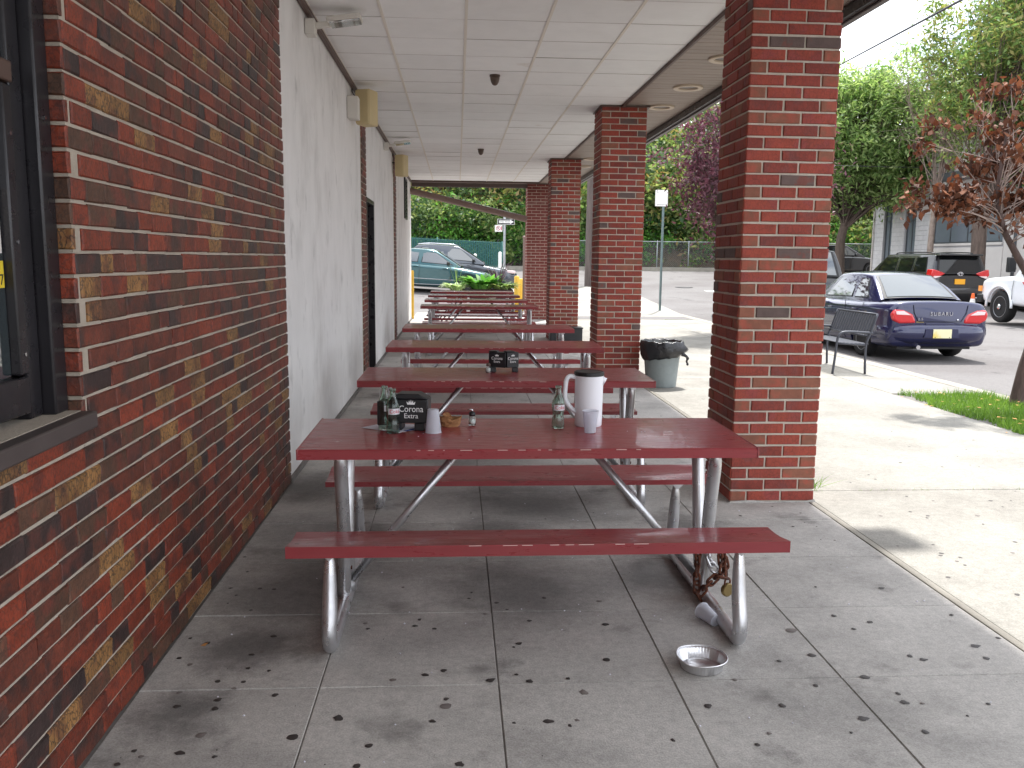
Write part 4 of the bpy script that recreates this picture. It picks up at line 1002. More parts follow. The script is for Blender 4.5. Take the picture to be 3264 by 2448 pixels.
MB().tube(cat_spline([(-.014, 0, .02), (-.014, 0, .042), (0, 0, .053), (.014, 0, .042), (.014, 0, .02)], 4), .004, 8).build('shackle', 'rust', PL, True)

# ================================================================== STREET FURNITURE
TC = thing('trash_can', 'grey round trash can lined with a black bag at the second pillar', 'trash can', (2.43, 10.14, 0))
MB().lathe([(.17, .0), (.178, .006), (.20, .25), (.225, .50), (.235, .52), (.215, .52), (.17, .03)], n=40).build('can', 'can_grey', TC, True, 40)
rk = random.Random(31); ph = [rk.uniform(0, 6) for _ in range(6)]
def bagfn(r, z, a):
    k = .012 * sin(7 * a + ph[0]) + .009 * sin(13 * a + ph[1] + z * 20) + .006 * sin(23 * a + ph[2]) + .02 * sin(2 * a + ph[3]) * (z < .45)
    return (r * (1 + k) + (.05 * max(0, cos(a + .25)) ** 3 if .38 < z < .5 else 0), z + (.03 * cos(a + .6) if z < .42 else 0) + .006 * sin(11 * a + ph[4]))
MB().lathe([(.215, .335), (.232, .36), (.25, .40), (.262, .45), (.262, .50), (.254, .535), (.24, .548), (.222, .54), (.20, .45), (.0, .30)], n=96, fn=bagfn).build('bag', 'bag', TC, True)
MB().tube(cat_spline([(.21, -.13, .40), (.255, -.15, .375), (.27, -.155, .35), (.262, -.15, .315), (.272, -.155, .285), (.27, -.15, .27)], 4), [.03, .026, .022, .018, .016, .015, .014, .018, .02, .017, .012, .011, .012, .011, .011, .012, .014, .014, .014, .013, .01], 8).build('bag_knot', 'bag', TC, True)
# low black box at the third pillar
BBX = thing('black_box', 'low black plastic box on the floor before the third pillar', 'box', (1.96, 15.62, 0))
MB().box(-.29, .29, -.16, .16, 0, .25).build('box_body', 'black_plastic', BBX, bevel=.012)
MB().box(-.30, .30, -.17, .17, .251, .275).build('box_rim', 'black_plastic', BBX, bevel=.006)
# bench
BN = thing('park_bench', 'dark grey metal slatted bench on the sidewalk by the blue car', 'bench', (5.06, 11.30, 0))
BLEN = 1.22
for k, y in enumerate((0, BLEN)):
    p = cat_spline([(-.02, y, 0), (.0, y, .2), (.015, y, .40), (.03, y, .50), (.08, y, .555), (.2, y, .565), (.40, y, .555), (.50, y, .55)], 4)
    MB().tube(p, .017, 8).build('arm_frame', 'bench_metal', BN, True)
    MB().tube(cat_spline([(.43, y, 0), (.42, y, .2), (.42, y, .40), (.47, y, .55), (.55, y, .80)], 4), .017, 8).build('rear_leg', 'bench_metal', BN, True)
    MB().tube([(.02, y, .41), (.43, y, .39)], .015, 8).build('seat_rail', 'bench_metal', BN, True)
for k in range(8):
    x = .03 + k * .055; MB().box(x, x + .036, -.01, BLEN + .01, .418 - k * .0028, .428 - k * .0028).build('seat_slat', 'bench_metal', BN, bevel=.003)
for z, x in ((.505, .455), (.80, .552)): MB().tube([(x, 0, z), (x, BLEN, z)], .014, 8).build('back_rail', 'bench_metal', BN, True)
for k in range(16):
    y = .05 + k * (BLEN - .10) / 15
    MB().box(-.012, .012, y - .017, y + .017, 0, .29, M=Matrix.Translation((.457, 0, .508)) @ Matrix.Rotation(radians(18.2), 4, 'Y')).build('back_slat', 'bench_metal', BN)
# white street sign seen from behind
SG = thing('street_sign', 'blank white sign plate on a green-grey post at the street corner', 'sign', (5.86, 24.9, G(5.8, 24.9)))
MB().tube([(0, 0, -.1), (.0, .0, 3.22)], .035, 10).build('post', 'post_green', SG, True, 40)
pl = [(-.165, 0), (.165, 0), (.18, .015), (.18, .44), (.165, .455), (-.165, .455), (-.18, .44), (-.18, .015)]
pl = [(a - .07, b + 2.96) for a, b in pl]
MB().prism(pl, -.045, -.041, 'y').build('plate', 'white_paint', SG)
MB().box(-.205, .075, -.0475, -.046, 2.998, 3.006).build('printed_line', 'ink', SG)
text_obj('P', 'lettering', 'ink', up_front(-.205, -.0472, 3.375), .05, SG); text_obj('A', 'lettering', 'ink', up_front(-.18, -.0472, 3.335), .05, SG)
# one-way pole
OW = thing('one_way_sign', 'galvanised pole with black ONE WAY arrow sign and no-parking sign', 'sign', (2.03, 37.8, G(2.03, 37.8)))
MB().tube([(0, 0, -.1), (0, 0, 2.85)], .055, 10).build('pole', 'post_galv', OW, True, 40)
MB().lathe([(.14, 0), (.14, .35), (.09, .45)], n=14).build('pole_base', 'white_paint', OW, True, 40)
MB().box(-.31, .42, -.075, -.070, 2.27, 2.51).build('arrow_plate', 'white_paint', OW)
MB().box(-.297, .407, -.078, -.0755, 2.283, 2.497).build('arrow_panel', 'ink', OW)
MB().prism([(-.25, 2.335), (.23, 2.335), (.23, 2.30), (.385, 2.39), (.23, 2.48), (.23, 2.445), (-.25, 2.445)], -.081, -.0785, 'y').build('arrow', 'white_paint', OW)
text_obj('ONE WAY', 'lettering', 'ink', up_front(-.01, -.0815, 2.39), .105, OW, .0005, 1.05)
MB().box(-.42, -.10, -.075, -.07, 1.97, 2.25).build('parking_plate', 'white_paint', OW)
ring = [(-.275 + .085 * cos(a), -.078, 2.115 + .085 * sin(a)) for a in [2 * pi * j / 24 for j in range(24)]]
MB().tube(ring, .009, 6, closed=True).tube([(-.335, -.078, 2.175), (-.215, -.078, 2.055)], .009, 6).build('ban_ring', 'sign_red', OW)
text_obj('P', 'lettering', 'ink', up_front(-.275, -.0775, 2.115), .14, OW)
MB().box(-.16, -.12, -.077, -.0755, 2.03, 2.2).build('parking_text', 'sign_red', OW)
# white posts before the green fence
for k, (x, z) in enumerate(((-.30, 1.02), (.795, .86), (1.90, 1.02))):
    o = MB().lathe([(.075, -.2), (.075, z), (.065, z + .03), (.03, z + .05), (0, z + .052)], n=14).build('white_bollard', 'white_paint', None, True, 40, loc=(x, 38.9, G(x, 38.9)))
    tag(o, ['white post showing above the rear car roof', 'white post showing above the rear car windscreen', 'white post beside the ONE WAY pole'][k], 'bollard', 'white posts before the green fence')
# yellow posts
for k, (x, y, h) in enumerate(((1.70, 24.9, .93), (1.86, 25.4, .82))):
    o = MB().lathe([(.075, -.1), (.075, h), (.06, h + .02), (0, h + .03)], n=16).build('yellow_bollard', 'yellow_paint', None, True, 40, loc=(x, y, G(x, y)))
    tag(o, ['taller yellow bollard left of its twin beside the farthest pillar', 'shorter yellow bollard nearest the farthest pillar'][k], 'bollard', 'yellow bollards at the canopy end')
tag(MB().lathe([(.035, 0), (.035, 1.15), (.02, 1.18), (0, 1.18)], n=14).build('yellow_bollard', 'yellow_paint', None, True, 40, loc=(-1.085, 21.42, 0)), 'yellow bollard at the far corner of the white wall', 'bollard')
tag(MB().lathe([(.035, 0), (.035, 2.02), (.05, 2.03), (.05, 2.07), (0, 2.09)], n=12).build('rusty_post', 'pipe_brown', None, True, 40, loc=(1.90, 24.9, G(1.9, 24.9))), 'thin rusty brown post beside the farthest pillar', 'post')
# utility pole and its wires
UP = thing('utility_pole', 'weathered wooden utility pole seen between two pillars', 'utility pole', (5.15, 34.2, G(5, 34.2)))
MB().tube([(0, 0, -.2), (.02, 0, 4), (.02, 0, 9.5)], [.15, .14, .11], 14).build('pole', 'pole_wood', UP, True, 40)
MB().box(-1.1, 1.1, -.2, -.1, 8.6, 8.72).build('cross_arm', 'pole_wood', UP)
def wire(name, a, b, sag, r, label):
    a, b = Vector(a), Vector(b); pts = [a.lerp(b, t_) - Vector((0, 0, sag * 4 * t_ * (1 - t_))) for t_ in np.linspace(0, 1, 15)]
    tag(MB().tube(pts, r, 6).build(name, 'cable', None, True), label, 'wire', 'overhead wires')
wire('overhead_wire', (15.0, 38.8, 9.1), (2.86, -1.1, 3.05), .0, .02, 'thick black overhead wire crossing the white sky')
wire('overhead_wire', (5.2, 34.2, 5.05), (14.0, 34, 7.3), .2, .009, 'thin wire slanting upwards before the wooded hillside')
wire('overhead_wire', (5.2, 34.2, 5.55), (30.0, 36, 5.7), .3, .012, 'pale level wire before the wooded hillside')
# green slatted chain-link fence
GF = thing('green_fence', 'green slatted chain-link fence behind the two parked cars', 'fence', (0, 40.0, 0))
mb = MB()
for k in range(105):
    x = 1.95 - k * .085
    mb.box(x, x + .062, 0, .01, G(x, 40), G(x, 40) + 1.42)
mb.build('privacy_slats', 'slat_green', GF)['kind'] = 'stuff'
mb = MB()
for k in range(75):
    x = 2.0 - k * .13; z0 = G(x, 40)
    for s in (-1, 1): mb.tube([(x, -.012, z0), (x + s * 1.0, -.014, z0 + 1.45)] if -7 < x + s < 2.1 else [(x, -.012, z0), (x + s * .02, -.014, z0 + .03)], .005, 4, False)
mb.build('wire_mesh', 'slat_green', GF)['kind'] = 'stuff'
for x in (2.05, -.9, -3.9, -6.8): MB().tube([(x, .03, G(x, 40) - .1), (x, .03, G(x, 40) + 1.5)], .035, 8).build('fence_post', 'slat_green', GF, True)
MB().tube([(2.05, .03, G(2, 40) + 1.43), (-6.8, .03, G(-6.8, 40) + 1.43)], .025, 8).build('top_rail', 'slat_green', GF, True)
# bare chain-link fence at the foot of the hill
CF = thing('chain_link_fence', 'low galvanised chain-link fence at the foot of the wooded hillside', 'fence', (0, 47.6, 1.05))
mb = MB(); x = 2.0
while x < 34:
    for s in (-1, 1): mb.tube([(x, 0, 0), (x + s * 1.42, 0, 1.42)], .0024, 3, False)
    x += .105
mb.build('wire_mesh', 'wire_galv', CF)['kind'] = 'stuff'
for k in range(19): MB().tube([(2.2 + 1.75 * k, .03, -.2), (2.2 + 1.75 * k, .03, 1.5)], .03, 8).build('fence_post', 'post_galv', CF, True)
MB().tube([(2.0, .03, 1.44), (34, .03, 1.44)], .02, 8).build('top_rail', 'post_galv', CF, True)

# ================================================================== VEHICLES
def body_rings(stations, n=3, m=3):
    S = cat_spline(stations, n); rings = []
    for y, w, zb, zs, zt in S:
        half = [(0, zb), (.70 * w, zb), (.93 * w, zb + .03), (.99 * w, zb + .14), (1.0 * w, zb + .5 * (zs - zb)), (.985 * w, zs - .04), (.955 * w, zs + .25 * (zt - zs)), (.86 * w, zs + .72 * (zt - zs)), (.6 * w, zt - .012), (.3 * w, zt - .003), (0, zt)]
        hs = cat_spline(half, m)
        ring = [(x, y, z) for x, z in hs] + [(-x, y, z) for x, z in hs[-2:0:-1]]
        rings.append(ring)
    return rings
def cut(o, cutters):
    for c in cutters:
        md = o.modifiers.new('b', 'BOOLEAN'); md.operation = 'DIFFERENCE'; md.solver = 'EXACT'; md.object = c
    me = bpy.data.meshes.new_from_object(o.evaluated_get(bpy.context.evaluated_depsgraph_get()))
    o.modifiers.clear(); old = o.data; o.data = me; bpy.data.meshes.remove(old)
    for c in cutters: bpy.data.objects.remove(c)
def wheel(parent, x, y, r, w, sgn, spokes=5, rimr=.66, steel=False):
    W_ = thing('wheel', None, None); W_.parent = parent; W_.location = (x, y, r)
    for k in ('label', 'category', 'group'):
        if k in W_: del W_[k]
    def turn(prof, n=28):
        mb = MB(); mb.lathe(prof, n=n); mb.v = [(sgn * z, yy, xx) for xx, yy, z in mb.v]; return mb
    h = w / 2
    ty = turn([(r * rimr, h * .8), (r * .80, h), (r * .95, h * .92), (r, h * .6), (r, -h * .6), (r * .95, -h * .92), (r * rimr, -h)], 36)
    ty.build('tyre', 'rubber', W_, True, 60)
    turn([(0, h * .25), (r * rimr * .95, h * .22), (r * rimr * 1.01, h * .82), (r * rimr * .93, h * .78), (r * rimr * .9, h * .2)][1:], 30).build('rim', 'rim', W_, True, 40)
    turn([(0, h * (.55 if steel else .22)), (r * rimr * .94, h * (.5 if steel else .2))], 24).build('hub_well', 'can_grey' if steel else 'hub_dark', W_)
    if steel:
        turn([(r * .16, h * .2), (r * .17, h * 1.0), (r * .12, h * 1.12), (0, h * 1.13)], 16).build('hub', 'chrome', W_, True, 40)
        mb = MB()
        for k in range(8):
            a = 2 * pi * k / 8; mb.tube([(sgn * h * .5, r * .36 * cos(a), r * .36 * sin(a)), (sgn * h * .6, r * .36 * cos(a), r * .36 * sin(a))], r * .06, 8)
        mb.build('hand_holes', 'hub_dark', W_)
    else:
        mb = MB()
        for k in range(spokes):
            a = 2 * pi * k / spokes + .3; c_, s_ = cos(a), sin(a); q = r * rimr * .93
            M = Matrix.Rotation(a, 4, 'X')
            mb.prism([(-.045 * r / .3, q), (.045 * r / .3, q), (.03 * r / .3, .03), (-.03 * r / .3, .03)], sgn * h * .45, sgn * h * .68, 'x', M=M)
        mb.tube([(sgn * h * .4, 0, 0), (sgn * h * .75, 0, 0)], r * .15, 12)
        mb.build('spokes', 'rim', W_)
    return W_
def quadpanel(mb, pts, off, th=.004):
    """planar polygon offset outwards by its own normal and given a little thickness"""
    P = [Vector(p) for p in pts]; c = sum(P, Vector()) / len(P); nrm = Vector()
    for i in range(len(P)): nrm += (P[i] - c).cross(P[(i + 1) % len(P)] - c)
    nrm.normalize()
    if nrm.dot(c - Vector((0, c.y if abs(nrm.x) > .5 else 2.0, .6))) < 0: nrm = -nrm
    a = [p + nrm * off for p in P]; b = [p + nrm * (off - th) for p in P]; n = len(P)
    mb.add(a + b, [tuple(range(n)), tuple(range(2 * n - 1, n - 1, -1))] + [(i, (i + 1) % n, n + (i + 1) % n, n + i) for i in range(n)]); return mb
def inset(pts, k):
    c = sum((Vector(p) for p in pts), Vector()) / len(pts); return [Vector(p).lerp(c, k) for p in pts]
def car(name, label, loc, rz, st, gh, wheels, paint, side_windows, wr=.31, ww=.2, tilt=None, roofpaint=None, group='cars parked around the corner', handles=(), spokes=5, steel=False, glass='car_glass'):
    """gh: rear base y,z | rear roof y,z | front roof y,z | front base y,z | half width at belt, at roof | belt z"""
    C = thing(name, label, 'car', loc, rz, group)
    if tilt: C.rotation_euler = (tilt[0], tilt[1], rz)
    b = MB(); b.loft(body_rings(st)); body = b.build('body', paint, C, True, 55)
    ob_cut = []
    W = max(s[1] for s in st)
    for y in wheels:
        for s in (-1, 1):
            mb = MB(); mb.tube([(s * (W - ww - .06), y, wr + .01), (s * (W + .2), y, wr + .01)], wr + .055, 28)
            me = mb.mesh('c', [paint, ]); c = bpy.data.objects.new('c', me); COL.objects.link(c); c.parent = C; ob_cut.append(c)
    bpy.context.view_layer.update(); cut(body, ob_cut)
    body.data.materials.clear(); body.data.materials.append(MATS[paint])
    body.data.shade_smooth(); body.data.set_sharp_from_angle(angle=radians(40))
    mb = MB()
    for y in wheels:
        mb.box(-W + .25, W - .25, y - .1, y + .1, wr - .06, wr + .06)
        for s in (-1, 1): wheel(C, s * (W - ww / 2 - .012), y, wr, ww, s, spokes, steel=steel)
    mb.build('axles', 'trim_black', C)
    yr, zr, yR, zR, yF, zF, yf, zf, wb, wt, zb = gh
    # greenhouse hull with a crowned roof
    g = MB()
    cols = [(-1, 0), (-.72, .022), (-.36, .036), (0, .04), (.36, .036), (.72, .022), (1, 0)]
    rows = [(yr, zr, wb * .93), (yr * .55 + yR * .45, zr * .53 + zR * .47 + .02, (wb + wt) * .49), (yR, zR, wt), ((2 * yR + yF) / 3, max(zR, zF) + .012, wt * 1.015), ((yR + 2 * yF) / 3, max(zR, zF) + .014, wt * 1.015), (yF, zF, wt), (yF * .5 + yf * .5, zF * .52 + zf * .48, (wb + wt) * .49), (yf, zf, wb * .93)]
    grid = []
    for y, z, w in rows: grid.append([(c * w, y - (.0 if False else 0), z + cr * (1 if yR - .05 <= y <= yF + .05 else .6)) for c, cr in cols])
    o = 0; g.v = [p for r in grid for p in r]; nc_ = len(cols)
    for i in range(len(grid) - 1):
        for j in range(nc_ - 1): g.f.append((i * nc_ + j, i * nc_ + j + 1, (i + 1) * nc_ + j + 1, (i + 1) * nc_ + j))
    base = len(g.v)
    for y, z, w in rows: g.v += [(-wb, y, zb - .06), (wb, y, zb - .06)]
    for i in range(len(grid) - 1):
        g.f.append((i * nc_, (i + 1) * nc_, base + 2 * (i + 1), base + 2 * i)); g.f.append((i * nc_ + nc_ - 1, base + 2 * i + 1, base + 2 * i + 3, (i + 1) * nc_ + nc_ - 1))
    g.m = [0] * len(g.f)
    roof = g.build('cabin_roof', roofpaint or paint, C, True, None, bevel=.035, seg=3)
    # glass
    def sx(z): return wb + (wt - wb) * (z - (zb - .06)) / (zR - (zb - .06))
    R_ = [(-.86 * wb * .93, yr, zr), (.86 * wb * .93, yr, zr), (.86 * wt, yR, zR), (-.86 * wt, yR, zR)]
    def lerp4(q, u0, u1, v0, v1, n=6, bow=.035):
        q = [Vector(p) for p in q]; out = []
        for v in (v0, (v0 + v1) / 2, v1):
            row = []
            for i in range(n + 1):
                u = u0 + (u1 - u0) * i / n; a = q[0].lerp(q[1], u); b_ = q[3].lerp(q[2], u); p = a.lerp(b_, v)
                row.append(p + Vector((0, 0, 1)) * (bow * (1 - (2 * u - 1) ** 2) * .6 + .02 * (1 - (2 * v - 1) ** 2)))
            out.append(row)
        return out
    def glass_sheet(nm, q, sgn, v0=.06, v1=.93):
        rows_ = lerp4(q, 0.02, .98, v0, v1); nn = Vector((0, sgn * (zR - zr), abs(yR - yr))).normalized() if sgn < 0 else Vector((0, zF - zf, abs(yf - yF))).normalized()
        mb = MB(); mb.loft([[p + nn * .022 for p in r] for r in rows_], False, False, False)
        mb.build(nm, glass, C, True)
        mb = MB(); rows_ = lerp4(q, -.025, 1.025, v0 - .045, v1 + .045); mb.loft([[p + nn * .016 for p in r] for r in rows_], False, False, False); mb.build(nm + '_seal', 'trim_black', C, True)
    glass_sheet('rear_window', R_, -1)
    glass_sheet('windscreen', [(-.86 * wb * .93, yf, zf), (.86 * wb * .93, yf, zf), (.86 * wt, yF, zF), (-.86 * wt, yF, zF)], 1)
    for poly in side_windows:
        for s in (-1, 1):
            pts = [(s * sx(z), y, z) for y, z in poly]
            quadpanel(MB(), pts, .011, .02).build('side_window_seal', 'trim_black', C)
            quadpanel(MB(), inset(pts, .07), .016, .02).build('side_window', glass, C)
    for y, z in handles:
        for s in (-1, 1): MB().box(s * W * .985 - .015, s * W * .985 + .03, y - .09, y + .09, z - .016, z + .016).build('door_handle', paint, C, bevel=.01)
    return C
def seam(C, pts, mat_='trim_black', r=.006, nm='panel_gap'): MB().tube(pts, r, 5).build(nm, mat_, C)
def mirror(C, x, y, z, paint, s=1.0):
    for sg in (-1, 1):
        MB().box(sg * x - .02, sg * x + .02, y - .03, y + .03, z - .03, z + .03).build('mirror_arm', 'trim_black', C)
        MB().box(sg * (x + .10 * s) - .10 * s, sg * (x + .10 * s) + .10 * s, y - .05, y + .05, z - .06 * s, z + .07 * s).build('mirror', paint, C, bevel=.03, seg=3)

# ---- dark blue sedan (rear towards the viewer)
SB_ = [(0.0, .70, .33, .80, .955), (.03, .79, .27, .82, .985), (.12, .835, .235, .835, .995), (.6, .862, .20, .85, .985), (1.0, .868, .185, .855, .965), (2.2, .87, .18, .84, .95), (3.1, .865, .18, .82, .955), (3.5, .855, .2, .77, .89), (4.1, .81, .2, .68, .78), (4.35, .70, .22, .58, .67), (4.42, .58, .28, .50, .58)]
CX, CY = 7.86, 13.72
S = car('blue_sedan', 'dark blue sedan parked behind the bench, boot towards the viewer', (CX, CY, -.12), 0, SB_, (.62, .985, 1.28, 1.375, 2.45, 1.40, 3.2, .95, .77, .555, .93), (.95, 3.47), 'subaru_blue',
        [[(1.02, 1.0), (1.55, .99), (1.62, 1.335), (1.30, 1.33)], [(1.65, .99), (2.75, .97), (2.42, 1.33), (1.70, 1.34)]], handles=((1.28, .80), (2.25, .79)), wr=.31)
S['group'] = 'cars parked along the near kerb'
# boot lid seam, bumper, lamps, plate, badge
bp = MB(); pr = []
for (w, yo, z) in ((.74, -.015, .30), (.80, -.075, .36), (.815, -.095, .46), (.81, -.085, .56), (.785, -.045, .605), (.74, .01, .62)):
    ring = []
    for i in range(17):
        a = -1 + 2 * i / 16; x = a * (w + .045); ring.append((x, yo + .16 * abs(a) ** 5 + .02 * a * a, z))
    ring += [(x, y_ + .30, z) for x, y_, z in ring[::-1]]
    pr.append(ring)
bp.loft(pr).build('rear_bumper', 'subaru_blue', S, True, 50)
MB().prism([(-.30, .40), (.30, .40), (.27, .555), (-.27, .555)], -.108, -.09, 'y').build('plate_recess', 'subaru_blue', S, bevel=.008)
pt = MB().box(-.155, .155, -.118, -.110, .40, .545).build('number_plate', 'plate_cream', S)
mb = MB()
for x in (-.12, .12): mb.tube([(x, -.1215, .412), (x, -.118, .412)], .007, 8)
mb.build('plate_bolts', 'trim_black', pt)
for s in (-1, 1):
    lo = [(s * .40, .63), (s * .68, .625), (s * .79, .68), (s * .815, .78), (s * .77, .855), (s * .62, .85), (s * .46, .78), (s * .415, .70)]
    tl_ = MB().prism(lo, -.02, .16, 'y').build('tail_lamp', 'lamp_red', S, bevel=.035, seg=4)
    up = [(s * .50, .765), (s * .74, .775), (s * .755, .825), (s * .62, .83)]
    MB().prism(up, -.0255, -.018, 'y').build('reversing_lens', 'lamp_clear', tl_, bevel=.003)
seam(S, [(-.46, -.006, .93), (-.44, -.012, .80), (-.36, -.012, .66), (.36, -.012, .66), (.44, -.012, .80), (.46, -.006, .93)], r=.005, nm='boot_lid_gap')
MB().box(-.24, .24, -.02, .0, .60, .635).build('boot_handle', 'subaru_blue', S, bevel=.008)
text_obj('SUBARU', 'lettering', 'chrome', up_front(.02, -.012, .785), .088, S, .004, 1.25, 1.0)
kh = MB().lathe([(.017, 0), (.015, .006), (0, .007)], n=14).build('keyhole', 'chrome', S, loc=(.30, -.008, .69)); kh.rotation_euler = (pi / 2, 0, 0)
text_obj('2.5', 'lettering', 'chrome', up_front(-.33, -.0095, .70), .055, S, .003, 1.1, 1.2)
MB().box(-.40, -.27, -.013, -.009, .645, .662).build('dealer_badge', 'brass', S)
MB().tube([(-.34, -.03, .24), (-.34, .4, .25)], .035, 14).build('exhaust', 'chrome', S, True, 40)
MB().box(-.62, .62, .12, .6, .20, .32).build('underbody', 'trim_black', S)
mirror(S, .86, 2.72, .98, 'subaru_blue')
seam(S, [(-.872, 1.60, .25), (-.876, 1.62, .6), (-.85, 1.63, .93)]); seam(S, [(-.868, 1.08, .62), (-.862, 1.02, .75), (-.83, .95, .93)]); seam(S, [(-.872, 2.80, .25), (-.872, 2.85, .6), (-.84, 2.82, .93)])
# ---- black minivan on the far side
VAN = [(0.0, .86, .36, .98, 1.08), (.04, .93, .28, 1.0, 1.10), (.2, .965, .24, 1.02, 1.11), (1.2, .985, .2, 1.0, 1.10), (3.4, .985, .2, .97, 1.07), (4.2, .965, .22, .94, 1.04), (4.7, .90, .24, .82, .93), (5.0, .78, .28, .68, .78), (5.08, .66, .34, .6, .68)]
V_ = car('black_minivan', 'black minivan with roof rails parked across the street', (16.02, 27.0, G(16, 27) - .12), 0, VAN, (-.01, 1.10, .22, 1.72, 3.25, 1.74, 4.3, 1.06, .93, .74, 1.08), (1.0, 4.03), 'car_black',
         [[(.42, 1.16), (1.25, 1.15), (1.25, 1.66), (.60, 1.66)], [(1.34, 1.15), (2.32, 1.14), (2.32, 1.67), (1.34, 1.67)], [(2.42, 1.14), (3.85, 1.12), (3.35, 1.66), (2.42, 1.67)]], wr=.33, handles=((1.5, 1.0), (2.6, .99)), glass='tint_glass')
V_['group'] = 'vehicles parked on the far side of the street'
for s in (-1, 1):
    lo = [(s * .50, 1.14), (s * .72, 1.22), (s * .93, 1.27), (s * .96, 1.08), (s * .86, .99), (s * .60, 1.08)]
    tl_ = MB().prism(lo, -.03, .30, 'y').build('tail_lamp', 'lamp_red', V_, bevel=.02, seg=2)
    MB().prism([(s * .62, 1.055), (s * .86, 1.06), (s * .92, 1.0), (s * .84, .985)], -.034, -.01, 'y').build('reversing_lens', 'lamp_clear', tl_)
    MB().tube(cat_spline([(s * .66, .5, 1.74), (s * .66, .65, 1.80), (s * .66, 1.7, 1.815), (s * .66, 2.7, 1.80), (s * .66, 2.85, 1.75)], 4), .02, 8).build('roof_rail', 'trim_black', V_, True)
bp = MB(); pr = []
for (w, yo, z) in ((.86, -.02, .32), (.93, -.08, .40), (.95, -.10, .55), (.93, -.07, .66), (.88, 0, .70)):
    ring = [(a * w, yo + .2 * abs(a) ** 5, z) for a in np.linspace(-1, 1, 15)]; ring += [(x, y_ + .3, z) for x, y_, z in ring[::-1]]; pr.append(ring)
bp.loft(pr).build('rear_bumper', 'car_black', V_, True, 50)
MB().box(-.17, .17, -.03, -.012, .80, .965).build('number_plate', 'plate_gold', V_)
ring = [(.085 * cos(a), -.02, 1.13 + .06 * sin(a)) for a in [2 * pi * j / 20 for j in range(20)]]
MB().tube(ring, .011, 6, closed=True).tube([(.04 * cos(a), -.022, 1.13 + .058 * sin(a)) for a in [2 * pi * j / 16 for j in range(16)]], .008, 6, closed=True).tube([(.075 * cos(a), -.022, 1.155 + .022 * sin(a)) for a in [2 * pi * j / 16 for j in range(16)]], .008, 6, closed=True).build('badge', 'chrome', V_)
MB().prism([(-.72, 1.70), (.72, 1.70), (.70, 1.76), (-.70, 1.76)], -.02, .3, 'y').build('rear_spoiler', 'car_black', V_, bevel=.015)
MB().tube([(-.55, .16, 1.24), (.18, .13, 1.33)], .008, 6).build('rear_wiper', 'trim_black', V_)
mirror(V_, .97, 3.62, 1.12, 'car_black')
MB().tube([(.5, -.1, .38), (.62, -.16, .36), (.78, -.16, .36), (.85, -.1, .38)], .02, 8).build('tow_hook', 'chrome', V_, True)
# ---- black pickup with a cap, ahead of the blue sedan
CHV = [(0.0, .94, .50, 1.12, 1.22), (.03, .98, .46, 1.13, 1.24), (.2, 1.0, .42, 1.14, 1.25), (2.0, 1.0, .4, 1.12, 1.23), (4.0, 1.0, .4, 1.10, 1.2), (4.9, .98, .42, 1.02, 1.13), (5.4, .93, .45, .9, 1.0), (5.55, .86, .5, .8, .9)]
H_ = car('black_pickup', 'black pickup with rear cap parked just ahead of the blue sedan', (8.32, 20.3, -.12), 0, CHV, (.0, 1.24, .30, 1.86, 3.2, 1.88, 3.95, 1.2, .95, .76, 1.22), (1.1, 4.6), 'car_black',
         [[(.5, 1.30), (1.7, 1.29), (1.7, 1.80), (.7, 1.80)], [(1.85, 1.29), (3.7, 1.26), (3.2, 1.80), (1.85, 1.80)]], wr=.38, ww=.25)
H_.scale = (.95, .86, 1); H_['group'] = 'cars parked along the near kerb'
for s in (-1, 1):
    t3 = MB().prism([(s * .90, .92), (s * .995, .92), (s * .995, 1.26), (s * .90, 1.26)], -.03, .12, 'y').build('tail_lamp', 'lamp_red', H_, bevel=.012)
    MB().prism([(s * .91, 1.10), (s * .99, 1.10), (s * .99, 1.24), (s * .91, 1.24)], -.036, -.02, 'y').build('amber_lens', 'lamp_orange', t3)
    MB().prism([(s * .91, 1.0), (s * .99, 1.0), (s * .99, 1.08), (s * .91, 1.08)], -.036, -.02, 'y').build('clear_lens', 'lamp_clear', t3)
MB().box(-.95, .95, -.16, .0, .52, .70).build('rear_bumper', 'chrome', H_, bevel=.03)
text_obj('CHEVROLET', 'lettering', 'chrome', up_front(.62, -.012, .80), .095, H_, .003, 1.0, 1.0)
MB().prism([(.58, .925), (.67, .925), (.70, .94), (.67, .955), (.58, .955), (.55, .94)], -.014, -.006, 'y').build('badge', 'chrome', H_)
# ---- white utility truck
TR = [(0.0, .96, .55, 1.12, 1.20), (.1, 1.0, .5, 1.15, 1.22), (2.4, 1.0, .48, 1.14, 1.22), (3.2, 1.0, .46, 1.12, 1.24), (4.4, .99, .46, 1.13, 1.26), (5.1, .985, .48, 1.13, 1.24), (5.9, .95, .5, 1.08, 1.18), (6.1, .88, .55, 1.0, 1.1), (6.15, .78, .6, .92, 1.02)]
K_ = car('white_truck', 'white pickup truck at the right edge across the street', (15.32, 17.1, -.06), 0, TR, (2.45, 1.25, 2.7, 1.98, 4.1, 2.0, 4.75, 1.24, .93, .78, 1.2), (1.35, 5.15), 'car_white',
         [[(2.75, 1.32), (3.25, 1.31), (3.25, 1.9), (2.85, 1.9)], [(3.4, 1.31), (4.45, 1.29), (4.05, 1.9), (3.4, 1.9)]], wr=.42, ww=.27, steel=True)
K_['group'] = 'vehicles parked on the far side of the street'
